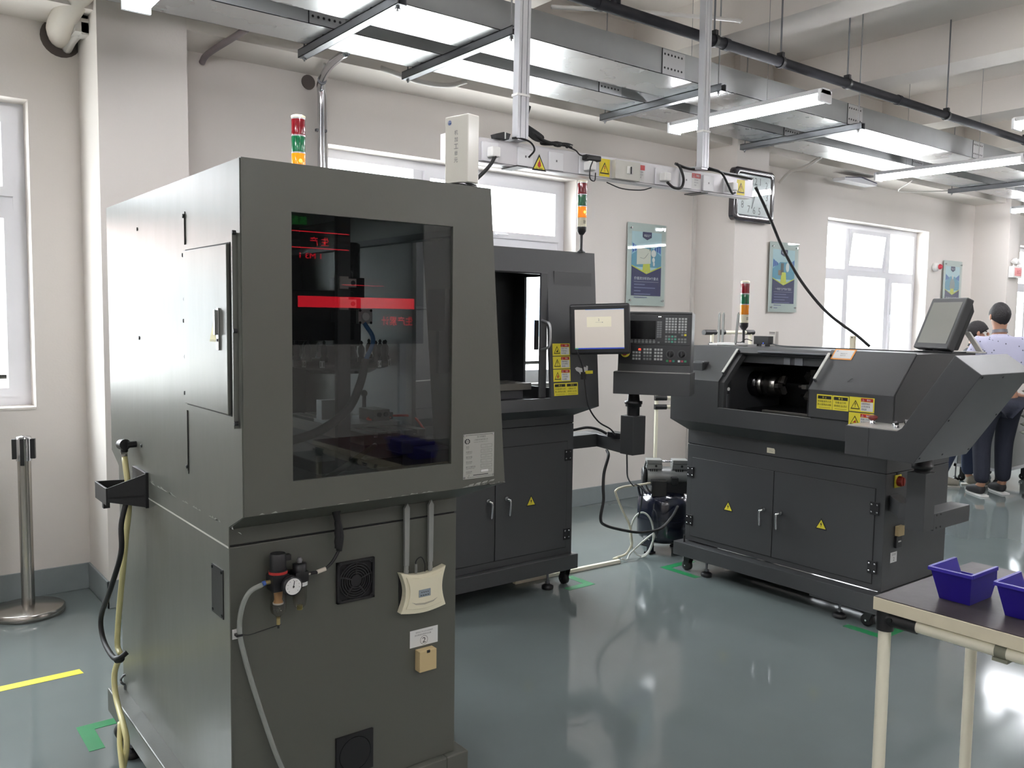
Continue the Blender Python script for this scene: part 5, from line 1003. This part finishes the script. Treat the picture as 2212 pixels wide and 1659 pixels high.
for x in (.06, .18): q = B(frame((11.52, 4.735, 2.13), (1, 0, 0))); q.cyl((x, .14, .03), (x, .17, .03), .01, WHT, 8); q.rev([(.012, -.03), (.038, 0), (.038, .03), (.03, .034)], (x, .20, .03), (0, .1, 1), WHT, 16); q.build('lamp_head', em)

# ---------------------------------------------------------------- LED production board behind the camera (seen mirrored in the machine window)
LB = thing('led_board', (3.2, -2.5, 0), 'tall red LED production board, seen mirrored in the foreground machine window', 'display board')
LR = mat('led_strip_red', (255, 40, 60), .4, emit=3.0, ecol=(255, 30, 50)); LG = mat('led_strip_green', (40, 150, 60), .4, emit=.6, ecol=(40, 200, 60)); LP = mat('led_panel', (14, 14, 16), .5)
Fl = frame((3.30, -2.5, 0), (-1, 0, 0)); b = B(Fl); b.box((-.80, 1.30, -.08), (.90, 2.50, 0), LP); b.build('panel', LB)
b = B(Fl)
for x in (-.6, .7): b.box((x - .03, 0, -.06), (x + .03, 1.32, -.02), ALU); b.box((x - .2, 0, -.25), (x + .2, .03, .2), ALU) if False else b.box((x - .03, 0, -.3), (x + .03, .04, .25), ALU)
b.build('stand', LB)
def lx(X): return 3.30 - X
b = B(Fl); b.plate(lx(4.003), 1.606, lx(2.91), 1.697, .002, LR); b.plate(lx(3.365), 2.212, lx(2.4), 2.219, .002, LR); b.plate(lx(3.365), 2.082, lx(2.4), 2.089, .002, LR); b.plate(lx(3.7), 1.795, lx(3.3), 1.800, .002, LR)
b.text('生 产', lx(3.10), 2.142, .07, LR, .002, sx=1.0); b.text('生产累计', lx(3.83), 1.50, .078, LR, .002, sx=.95); b.text('1 M3 1', lx(3.02), 2.022, .045, LR, .002, sx=1.2); b.rev([(.007, 0), (.007, .002)], (lx(3.146), 2.13, 0), (0, 0, 1), LR, 8)
b.build('lettering', LB)
b = B(Fl); b.text('装配', lx(2.92), 2.30, .07, LG, .002); b.text('加工', lx(3.29), 2.30, .05, mat('led_dim', (70, 70, 40), .5, emit=.1), .002); b.build('lettering', LB)

# ---------------------------------------------------------------- air compressor
AC = thing('air_compressor', (4.30, 3.85, 0), 'navy air compressor with two grey pump heads between the two dark machines', 'compressor')
NV = mat('navy_tank', (16, 20, 38), .18, spec=.7, coat=.4); cc = Vector((4.30, 3.85, 0)); A = Matrix.Translation(cc) @ Matrix.Rotation(math.radians(-40), 4, 'Z'); HG = mat('cast_grey', (150, 152, 150), .4, metal=.4)
b = B(A); b.rev([(.02, .06), (.12, .07), (.165, .10), (.176, .125), (.176, .335), (.165, .37), (.12, .40), (.05, .41)], (0, 0, 0), (0, 0, 1), NV, 36); b.rev([(.178, .225), (.178, .232)], (0, 0, 0), (0, 0, 1), NV, 36); b.build('tank', AC)
for k in range(4):
    a = math.radians(45 + 90 * k); q = B(A); q.box((.12, -.018, 0), (.15, .018, .12), NV, Matrix.Rotation(a, 4, 'Z')); q.box((.11, -.024, 0), (.17, .024, .012), RUB, Matrix.Rotation(a, 4, 'Z')); q.build('leg', AC)
b = B(A); b.cyl((-.12, 0, .50), (.15, 0, .50), .065, HG, 24); b.box((-.06, -.08, .40), (.14, .06, .47), BLK); b.build('motor', AC)
b = B(A); b.box((-.10, -.13, .385), (.0, -.06, .49), BLKG); b.box((.03, -.12, .46), (.075, -.07, .51), BLK); b.build('pressure_switch', AC, bevel=.004)
for x in (-.075, .095):
    q = B(A); q.rev([(.045, .50), (.045, .555)], (x, 0, 0), (0, 0, 1), HG, 18); q.box((x - .052, -.05, .555), (x + .052, .05, .585), HG); q.box((x - .05, -.048, .587), (x + .05, .048, .615), HG)
    for i in range(4): q.box((x - .03 + i * .014, -.052, .535), (x - .024 + i * .014, -.046, .555), BLK)
    q.rev([(.008, 0), (.008, .004)], (x + .01, -.05, .575), (0, -1, 0), BLK, 10); q.build('pump_head', AC, bevel=.006)
b = B(A); b.cyl((-.02, 0, .60), (.05, 0, .60), .007, CHR, 8); b.tube([(-.125, .0, .60), (-.14, -.03, .55), (-.13, -.06, .45), (-.10, -.09, .40), (-.08, -.1, .385)], .006, BLK, 8); b.build('air_line', AC)
b = B(A); b.rev([(.055, 0), (.062, .006), (.062, .02), (.05, .026)], (-.125, 0, .50), (-1, 0, 0), BLK, 24)
for i in range(5): T = A @ Matrix.Translation((-.152, 0, .50)) @ Matrix.Rotation(i * 2 * PI / 5, 4, 'X'); b.add([(0, -.004, 0), (0, .004, 0), (0, .004, .05), (0, -.004, .05), (.003, -.004, 0), (.003, .004, 0), (.003, .004, .05), (.003, -.004, .05)], [(0, 3, 2, 1), (4, 5, 6, 7), (0, 1, 5, 4), (1, 2, 6, 5), (2, 3, 7, 6), (3, 0, 4, 7)], GREYINK, M=A.inverted() @ T)
b.build('cooling_fan', AC)
b = B(A); b.tube([(-.16, -.02, .36), (-.175, -.02, .43), (-.16, -.02, .435), (-.12, -.05, .385)], .008, NV, 8); b.build('carry_handle', AC)
AT = mat('white_air_tube', (206, 208, 200), .3, alpha=.9)
b = B(); b.tube([(4.15, 3.84, .47), (4.02, 3.81, .478), (3.87, 3.80, .484), (3.80, 3.80, .470), (3.80, 3.80, .44), (3.86, 3.80, .33), (3.92, 3.80, .24), (3.945, 3.80, .15), (3.97, 3.82, .09), (3.94, 3.84, .03), (3.88, 3.86, .012), (3.84, 3.85, .012), (3.84, 3.81, .03)], .0075, mat('cream_air_tube', (206, 200, 178), .35), 8)
tagd(b.build('air_tube'), 'cream air tube from the compressor to the floor cable cover', 'tube')
c0 = Vector((4.02, 3.78, .155)); e1 = Vector((.79, -.61, 0))
b = B(); pts = [c0 + e1 * (.075 * math.cos(a)) + Vector((0, 0, 1)) * (.145 * math.sin(a)) + Vector((.004, .004, 0)) * a for a in [i * PI / 6 for i in range(-3, 13)]]; pts += [Vector((3.95, 3.80, .05)), Vector((3.90, 3.79, .012)), Vector((3.86, 3.80, .02))]
b.tube(pts, .006, AT, 8); tagd(b.build('air_tube'), 'clear air tube looped upright beside the compressor tank', 'tube')
b = B(); b.prism([(3.02, 3.822), (3.835, 3.782), (3.835, 3.806), (3.02, 3.85)], 'z', 0.0005, .022, CREAM); tagd(b.build('cable_cover', bevel=.002), 'white cable cover lying on the floor under the second milling machine', 'cable cover')
tagd(B().cyl((3.0, 3.868, .009), (3.45, 3.852, .009), .008, CREAM, 10).build('loose_pipe'), 'thin cream pipe on the floor behind the white cable cover', 'pipe')
# cream pipe rack with black joints behind the lathe
PR = thing('pipe_rack', (5.1, 4.4, 0), 'cream pipe frame with black joints standing behind the lathe', 'rack')
b = B(); r_ = .015
for p, q in (((5.02, 4.60, 0), (5.02, 4.60, 1.00)), ((5.02, 4.60, .93), (5.35, 4.35, .93)), ((5.02, 4.60, .86), (5.35, 4.35, .86)), ((5.30, 4.30, .9), (5.30, 4.30, 1.45)), ((5.38, 4.32, 1.45), (5.80, 4.32, 1.45)), ((5.30, 4.30, 1.30), (5.80, 4.32, 1.30)), ((5.80, 4.32, 0), (5.80, 4.32, 1.45))): b.cyl(p, q, r_, CREAM, 12)
b.build('frame', PR)
for p, q in (((5.02, 4.60, .985), (5.02, 4.60, 1.01)), ((5.02, 4.60, .91), (5.02, 4.60, .95)), ((5.02, 4.60, .84), (5.02, 4.60, .88)), ((5.0, 4.6, .93), (5.08, 4.55, .93)), ((5.0, 4.6, .86), (5.08, 4.55, .86)), ((5.20, 4.30, 1.45), (5.34, 4.30, 1.45)), ((5.40, 4.32, 1.45), (5.47, 4.32, 1.45)), ((5.74, 4.32, 1.45), (5.84, 4.32, 1.45)), ((5.28, 4.30, 1.36), (5.36, 4.30, 1.33))): B().cyl(p, q, .02, BLK, 14).build('pipe_joint', PR)
b = B(frame((4.70, 3.52, .60), (0, -1, 0))); b.box((-.02, 0, 0), (.02, .07, .03), WHT); o = tagd(b.build('plug', bevel=.004), 'white plug with a black lead just left of the lathe cabinet', 'plug') if False else None

# ---------------------------------------------------------------- queue stanchion
ST = thing('queue_stanchion', (.695, 4.892, 0), 'polished steel queue stanchion by the window wall at the left', 'stanchion')
b = B(); b.rev([(.165, 0), (.168, .004), (.168, .032), (.16, .038), (.03, .05)], (.695, 4.892, 0), (0, 0, 1), STEEL, 40); b.build('base', ST)
B().cyl((.695, 4.892, .045), (.695, 4.892, .80), .031, STEEL, 24).build('pole', ST)
b = B(); b.rev([(.036, .79), (.037, .80), (.037, .90), (.034, .912), (.01, .916)], (.695, 4.892, 0), (0, 0, 1), CHR, 24)
hd = b.build('head', ST)
b = B()
for a in (-.35, 1.1, PI - .2): T = Matrix.Translation((.695, 4.892, 0)) @ Matrix.Rotation(a, 4, 'Z'); b.box((.034, -.012, .80), (.052, .012, .90), BLK, T)
b.box((.034, -.009, .77), (.045, .009, .905), BLK, Matrix.Translation((.695, 4.892, 0)) @ Matrix.Rotation(-1.9, 4, 'Z')); b.build('belt_slot', hd)

# ---------------------------------------------------------------- workbench with blue bins, bottom right
WB = thing('workbench', (2.07, .6, 0), 'cream pipe workbench with a scuffed black top at the bottom right corner', 'table')
TOPB = mat('scuffed_black_top', (62, 57, 58), .42, var=.9, scale=7, bump=.03, spec=.12); EDGE = mat('board_edge', (212, 203, 178), .6, var=.08, scale=30)
b = B(); b.box((1.832, .10, .889), (2.316, 1.002, .918), EDGE); b.box((1.834, .102, .918), (2.314, 1.0, .920), TOPB); b.build('worktop', WB, bevel=.001)
for x, y in ((1.852, .982), (2.296, .982), (1.852, .13), (2.296, .13)): B().cyl((x, y, 0.0), (x, y, .862), .014, CREAM, 18).build('leg', WB)
b = B()
for x in (1.852, 2.296): b.cyl((x, .16, .872), (x, .95, .872), .014, CREAM, 18)
b.cyl((1.88, .982, .872), (2.27, .982, .872), .014, CREAM, 18); b.cyl((1.88, .13, .872), (2.27, .13, .872), .014, CREAM, 18); b.build('crossbar', WB)
for x, y, d in ((1.852, .982, -1), (1.852, .56, -1), (2.296, .982, -1), (1.852, .13, 1)):
    q = B(); q.rev([(.019, 0), (.019, .046)], (x, y, .843), (0, 0, 1), BLK, 16) if y != .56 else None; q.rev([(.0175, 0), (.0175, .075)], (x, y, .872), (0, d, 0), BLK, 16); q.rev([(.006, 0), (.006, .004)], (x - .0175, y - .02, .874), (-1, 0, 0), BLKG, 8); q.build('pipe_joint', WB, bevel=.001)
b = B(); b.rev([(.0155, 0), (.0155, .022)], (1.852, .742, .872), (0, -1, 0), mat('grey_cap', (128, 128, 112), .5), 16); b.box((1.838, .715, .853), (1.866, .745, .860), MC['grey_cap']); b.build('clip', WB)
b = B(frame((1.8375, .660, .872), (0, -1, 0))); b.plate(0, -.009, .05, .009, .0006, WS); b.plate(.004, .001, .046, .007, .0012, INK); b.plate(.004, -.006, .046, -.003, .0012, INK); b.build('label', WB)
BLUE = mat('blue_bin_plastic', (42, 30, 140), .4, var=.04)
def bin_(y0, y1, lab):
    x0, x1, z0, z1 = 1.94, 2.045, .9205, .996; o = thing('storage_bin', (1.98, (y0 + y1) / 2, z0), lab, 'bin', 'blue parts bins on the workbench')
    b = B(); f = .012; t = .0025
    def wall(a0, a1, c0, c1):     # a: bottom edge, c: top edge, in xy, extruded inwards
        pass
    A0 = [(x0, y0), (x1, y0), (x1, y1), (x0, y1)]; A1 = [(x0 - .040, y0 - f), (x1 + .015, y0 - f), (x1 + .015, y1 + f), (x0 - .040, y1 + f)]
    low = [z1, z1 - .035, z1 - .035, z1]
    vo = [(x, y, z0) for x, y in A0] + [(x0 - .026, y0 - f, z1), (x1 - .006, y0 - f, z1), (x1 - .006, y1 + f, z1), (x0 - .026, y1 + f, z1)]
    cx_ = (x0 + x1) / 2; cy_ = (y0 + y1) / 2
    def ins(v, k=t): return (v[0] + (k if v[0] < cx_ else -k), v[1] + (k if v[1] < cy_ else -k), v[2] + (k if v[2] < z0 + .01 else 0))
    # end wall towards +x is cut low
    E0 = (x1 + .008, y0 - f * .6, z1 - .034); E1 = (x1 + .008, y1 + f * .6, z1 - .034)
    O = [vo[0], vo[1], vo[2], vo[3], vo[4], vo[5], vo[6], vo[7], E0, E1]; I = [ins(v) for v in O]; vs = O + I; n = 10
    F = [(0, 3, 2, 1), (0, 1, 8, 5, 4), (2, 3, 7, 6, 9), (3, 0, 4, 7), (1, 2, 9, 8)]
    fs = F + [tuple(i + n for i in f_[::-1]) for f_ in F] + [(4, 5, 5 + n, 4 + n), (5, 8, 8 + n, 5 + n), (8, 9, 9 + n, 8 + n), (9, 6, 6 + n, 9 + n), (6, 7, 7 + n, 6 + n), (7, 4, 4 + n, 7 + n)]
    b.add(vs, fs, BLUE); b.build('tub', o)
    b = B(); b.box((x0 - .031, y0 - f - .003, z1 - .008), (x0 - .026, y1 + f + .003, z1), BLUE); b.box((x0 - .027, y0 - f - .004, z1 - .0085), (x1 - .008, y0 - f, z1 + .0005), BLUE); b.box((x0 - .027, y1 + f, z1 - .0085), (x1 - .008, y1 + f + .004, z1 + .0005), BLUE); b.build('rim', o, bevel=.001)
bin_(.838, .905, 'blue plastic bin on the workbench, farther from the frame edge'); bin_(.695, .765, 'blue plastic bin on the workbench, cut off by the right edge')

# ---------------------------------------------------------------- floor tape corners and strips
def tape(pts, m_, lab, name='floor_tape'):
    b = B()
    for a in pts: b.prism(a, 'z', .0003, .0012, m_)
    return tagd(b.build(name), lab, 'floor tape', 'green corner marks' if m_ is GRN else None) if m_ is GRN else tagd(b.build(name), lab, 'floor tape')
def lcorner(x, y, sx, sy, L, w_, lab): tape([[(x, y), (x + sx * L, y), (x + sx * L, y + sy * w_), (x, y + sy * w_)], [(x, y + sy * w_), (x + sx * w_, y + sy * w_), (x + sx * w_, y + sy * L), (x, y + sy * L)]], GRN, lab)
lcorner(.628, 3.416, 1, -1, .22, .052, 'green L-shaped floor tape at the back corner of the foreground machine')
lcorner(3.405, 3.56, -1, 1, .20, .05, 'green L-shaped floor tape by the caster of the second milling machine')
lcorner(3.972, 3.575, 1, -1, .28, .05, 'green L-shaped floor tape at the compressor end of the lathe')
lcorner(3.955, 2.10, 1, 1, .22, .05, 'green L-shaped floor tape beside the workbench leg')
lcorner(1.60, 2.13, -1, 1, .16, .05, 'green L-shaped floor tape at the front right corner of the foreground machine')
tape([[(-2.0, 3.93), (.758, 3.93), (.752, 3.985), (-2.0, 3.985)]], YTP, 'yellow floor tape strip at the left edge')

# ---------------------------------------------------------------- background carts, quilted cover
def cart(x0, x1, y0, y1, h, pm, lab):
    o = thing('utility_cart', ((x0 + x1) / 2, (y0 + y1) / 2, 0), lab, 'cart'); b = B(); z = .14
    for x in (x0, x1 - .03):
        for y in (y0, y1 - .03): b.box((x, y, z), (x + .03, y + .03, h), ALUP)
    for zz in (z, h - .03):
        b.box((x0, y0, zz), (x1, y0 + .03, zz + .03), ALUP); b.box((x0, y1 - .03, zz), (x1, y1, zz + .03), ALUP); b.box((x0, y0, zz), (x0 + .03, y1, zz + .03), ALUP); b.box((x1 - .03, y0, zz), (x1, y1, zz + .03), ALUP)
    b.build('frame', o, bevel=.002)
    B().box((x0 + .012, y0 + .03, z + .03), (x0 + .018, y1 - .03, h - .03), pm).build('side_panel', o); B().box((x0 + .03, y0 + .012, z + .03), (x1 - .03, y0 + .018, h - .03), pm).build('front_panel', o); B().box((x0 + .03, y1 - .018, z + .03), (x1 - .03, y1 - .012, h - .03), pm).build('back_panel', o)
    B().box((x0, y0, h), (x1, y1, h + .02), pm).build('cart_top', o)
    for x in (x0 + .05, x1 - .05):
        for y in (y0 + .06, y1 - .06): caster(x, y - .018, o, z, I4)
    foot(x0 + .015, y1 - .015, o, z, I4)
cart(8.62, 9.3, 3.50, 3.95, .74, mat('cart_panel', (150, 152, 150), .4, metal=.3), 'aluminium framed cart with grey panels behind the standing person')
cart(8.36, 9.1, 2.45, 3.20, .98, mat('cart_panel_brown', (118, 114, 108), .4), 'aluminium framed cart with brown-grey panels at the right edge')
QM = mat('quilted_grey_fabric', (152, 154, 142), .9, bump=.3, bscale=80)
b = B()
for i in range(7): b.ball((8.31, 2.84, .58 + i * .074), 1, QM, 16, (.038, .41, .040))
tagd(b.build('quilted_cover'), 'grey quilted padding hanging on the cart at the right edge', 'cover')

# ---------------------------------------------------------------- people
def skin(name, V, E, R, m_, parent, M, sub=2, extra=None):
    me = bpy.data.meshes.new('s'); me.from_pydata(V, E, []); ob = bpy.data.objects.new('s', me); col.objects.link(ob)
    md = ob.modifiers.new('s', 'SKIN'); md.use_smooth_shade = True
    for i, v in enumerate(me.skin_vertices[0].data): r = R[i]; v.radius = r if isinstance(r, tuple) else (r, r); v.use_root = i == 0
    sb = ob.modifiers.new('u', 'SUBSURF'); sb.levels = sub; sb.render_levels = sub
    dg = bpy.context.evaluated_depsgraph_get(); ev = bpy.data.meshes.new_from_object(ob.evaluated_get(dg))
    b = B(M); b.add([tuple(v.co) for v in ev.vertices], [tuple(p.vertices) for p in ev.polygons], m_, True)
    bpy.data.objects.remove(ob); bpy.data.meshes.remove(me); bpy.data.meshes.remove(ev)
    if extra: extra(b)
    return b.build(name, parent)
SKN = mat('skin', (172, 128, 104), .55, var=.04); HAIR = mat('dark_hair', (30, 27, 28), .7, bump=.4, bscale=90)
def person(x, y, head, lab, shirt, pants, lean, H, feet, collar, shoe, sole, hands=(.16, .42, 1.0)):
    o = thing('person', (x, y, 0), lab, 'person'); M = Matrix.Translation((x, y, 0)) @ Matrix.Rotation(head, 4, 'Z')
    k = H / 1.72; l = lean
    P_ = dict(pel=(0, 0, .96), sp=(0, l * .35, 1.14), ch=(0, l * .75, 1.34), nk=(0, l, 1.48), nk2=(0, l * 1.08, 1.545), hd=(0, l * 1.12 + .02, 1.64))
    V = [P_['pel'], P_['sp'], P_['ch'], P_['nk'], P_['nk2'], (0, l * 1.1 + .01, 1.60), (0, l * 1.12 + .015, 1.67)]; E = [(0, 1), (1, 2), (2, 3), (3, 4), (4, 5), (5, 6)]; R = [(.125, .09), (.11, .08), (.12, .082), (.058, .056), (.056, .058), (.07, .085), (.074, .09)]
    for s in (-1, 1):
        f = feet[0] if s < 0 else feet[1]; i = len(V)
        V += [(s * .10, 0, .88), (s * .11 + (f[0] - s * .11) * .5, f[1] * .5 + .05, .50), (f[0], f[1] - .02, .10), (f[0] * 1.05, f[1] + .09, .045), (f[0] * 1.07, f[1] + .16, .035)]; E += [(0, i), (i, i + 1), (i + 1, i + 2), (i + 2, i + 3), (i + 3, i + 4)]; R += [.085, .058, .038, .035, .028]
        j = len(V); hx, hy, hz = hands
        el = (s * .26, l * .8 + .10, 1.10); wr = (s * hx, l + hy - .02, hz)
        V += [(s * .185, l * .86, 1.41), el, wr, (s * hx, l + hy + .06, hz - .005)]; E += [(2, j), (j, j + 1), (j + 1, j + 2), (j + 2, j + 3)]; R += [.055, .042, .027, (.038, .016)]
        for n_, (dx, ln, w_) in enumerate(((-.028, .060, .009), (-.010, .072, .0095), (.009, .068, .009), (.027, .054, .0085))):
            q = len(V); V += [(s * hx + dx, l + hy + .105, hz - .008), (s * hx + dx * 1.1, l + hy + .105 + ln * .5, hz - .012), (s * hx + dx * 1.1, l + hy + .105 + ln, hz - .028)]; E += [(j + 3, q), (q, q + 1), (q + 1, q + 2)]; R += [w_, w_, w_ * .85]
        q = len(V); V += [(s * (hx - .04), l + hy + .05, hz - .01), (s * (hx - .062), l + hy + .09, hz - .02)]; E += [(j + 3, q), (q, q + 1)]; R += [.011, .009]
    V = [(a * k, b_ * k, c * k) for a, b_, c in V]; R = [tuple(t * k for t in r) if isinstance(r, tuple) else r * k for r in R]
    hx, hy, hz = (0, (l * 1.12 + .015) * k, 1.655 * k)
    def face(b):
        b.ball((0, hy + .098 * k, hz - .012), .012 * k, SKN, 8, (1, 1.3, 1.6))
        for s in (-1, 1): b.ball((s * .082 * k, hy, hz - .01), .016 * k, SKN, 8, (.5, 1, 1.8)); b.ball((s * .03 * k, hy + .082 * k, hz + .012), .010 * k, INK, 8, (1.3, .5, .7))
        b.ball((0, hy + .085 * k, hz - .052), .016 * k, mat('lips', (150, 90, 84), .5), 8, (1.4, .5, .4))
    skin('body', V, E, R, SKN, o, M, 2, face)
    b = B(M); n = 18; vs = []; fs = []
    for i in range(n // 2 + 1):      # hair cap, open towards the face
        th = .66 * PI * i / (n // 2)
        for j in range(n):
            a = 2 * PI * j / n; back = .5 - .5 * math.sin(a); t2 = th * (.64 + .56 * back); rr = .099 * k * (1 + .02 * math.sin(7 * a + 5 * th)); vs.append((hx + rr * .84 * math.sin(t2) * math.cos(a), hy - .006 * k + rr * 1.13 * math.sin(t2) * math.sin(a), hz + .012 * k + rr * 1.16 * math.cos(t2)))
    for i in range(n // 2):
        for j in range(n): q = (j + 1) % n; fs.append((i * n + j, (i + 1) * n + j, (i + 1) * n + q, i * n + q))
    b.add(vs, fs, HAIR, True); hr = b.build('hair', o); sm = hr.modifiers.new('t', 'SOLIDIFY'); sm.thickness = .012; sm.offset = -1
    # shirt
    V = [(0, .0, .92), (0, l * .35, 1.14), (0, l * .75, 1.33), (0, l * .97, 1.45), (0, l * 1.03, 1.50)]; E = [(0, 1), (1, 2), (2, 3), (3, 4)]; R = [(.19, .14), (.18, .135), (.205, .14), (.12, .095), (.07, .072)]
    for s in (-1, 1): j = len(V); V += [(s * .19, l * .86, 1.40), (s * .235, l * .82 + .05, 1.25), (s * .262, l * .8 + .10, 1.12)]; E += [(2, j), (j, j + 1), (j + 1, j + 2)]; R += [.09, .075, .062]
    skin('shirt', [(a * k, b_ * k, c * k) for a, b_, c in V], E, [tuple(t * k for t in r) if isinstance(r, tuple) else r * k for r in R], shirt, o, M)
    b = B(M); b.rev([(.066 * k, 0), (.062 * k, .03 * k)], (0, l * 1.04 * k, 1.50 * k), (0, .15, 1), collar, 18, caps=False); b.build('collar', o)
    V = [(0, 0, .93)]; E = []; R = [(.17, .125)]
    for s in (-1, 1):
        f = feet[0] if s < 0 else feet[1]; i = len(V)
        V += [(s * .095, 0, .84), (s * .11 + (f[0] - s * .11) * .5, f[1] * .5 + .05, .50), (f[0], f[1] - .02, .10)]; E += [(0, i), (i, i + 1), (i + 1, i + 2)]; R += [.11, .084, .07]
    skin('trousers', [(a * k, b_ * k, c * k) for a, b_, c in V], E, [tuple(t * k for t in r) if isinstance(r, tuple) else r * k for r in R], pants, o, M)
    for f in feet:
        skin('shoe', [(f[0] * k, (f[1] - .045) * k, .06), (f[0] * k, (f[1] + .03) * k, .055), (f[0] * 1.04 * k, (f[1] + .12) * k, .042), (f[0] * 1.07 * k, (f[1] + .19) * k, .034)], [(0, 1), (1, 2), (2, 3)], [(.050, .052), (.054, .054), (.056, .042), (.044, .032)], shoe, o, M,
             extra=lambda b, f=f: b.prism([(f[0] * k - .036, (f[1] - .085) * k), (f[0] * k + .036, (f[1] - .085) * k), (f[0] * 1.04 * k + .042, (f[1] + .12) * k), (f[0] * 1.07 * k + .02, (f[1] + .19) * k), (f[0] * 1.07 * k - .024, (f[1] + .19) * k), (f[0] * 1.04 * k - .04, (f[1] + .12) * k)], 'z', .001, .016, sole))
    return o
SHIRT = mat('lavender_dotted_shirt', (184, 184, 208), .85, var=.06, scale=40); n_ = SHIRT.node_tree.nodes; l_ = SHIRT.node_tree.links
vo = n_.new('ShaderNodeTexVoronoi'); vo.inputs['Scale'].default_value = 26; tc = n_.new('ShaderNodeTexCoord'); l_.new(tc.outputs['Object'], vo.inputs['Vector']); cr = n_.new('ShaderNodeMath'); cr.operation = 'LESS_THAN'; cr.inputs[1].default_value = .17; l_.new(vo.outputs['Distance'], cr.inputs[0])
mx = n_.new('ShaderNodeMix'); mx.data_type = 'RGBA'; mx.inputs['A'].default_value = (.46, .46, .60, 1); mx.inputs['B'].default_value = (.10, .10, .14, 1); l_.new(cr.outputs[0], mx.inputs['Factor']); l_.new(mx.outputs['Result'], n_['Principled BSDF'].inputs['Base Color'])
person(8.16, 3.36, math.radians(-38), 'person in a dotted lavender shirt and dark jeans, standing with back turned', SHIRT, mat('dark_jeans', (28, 32, 46), .85, bump=.2), .07, 1.68, ((-.14, .0), (.12, .12)), mat('grey_collar', (110, 108, 112), .8), mat('black_shoe', (30, 29, 32), .6), WHT)
person(8.36, 3.82, math.radians(-150), 'person in dark clothes and jeans, mostly hidden behind the tilted monitor', mat('dark_jacket', (40, 38, 42), .85, bump=.2), mat('blue_jeans', (40, 50, 74), .85, bump=.2), .12, 1.52, ((-.06, .16), (.12, -.14)), mat('dark_jacket', (40, 38, 42)), mat('grey_canvas_shoe', (128, 124, 112), .8), mat('grey_sole', (180, 176, 168), .6))
for o in list(bpy.data.objects):
    if '_o' in o.keys(): del o['_o']
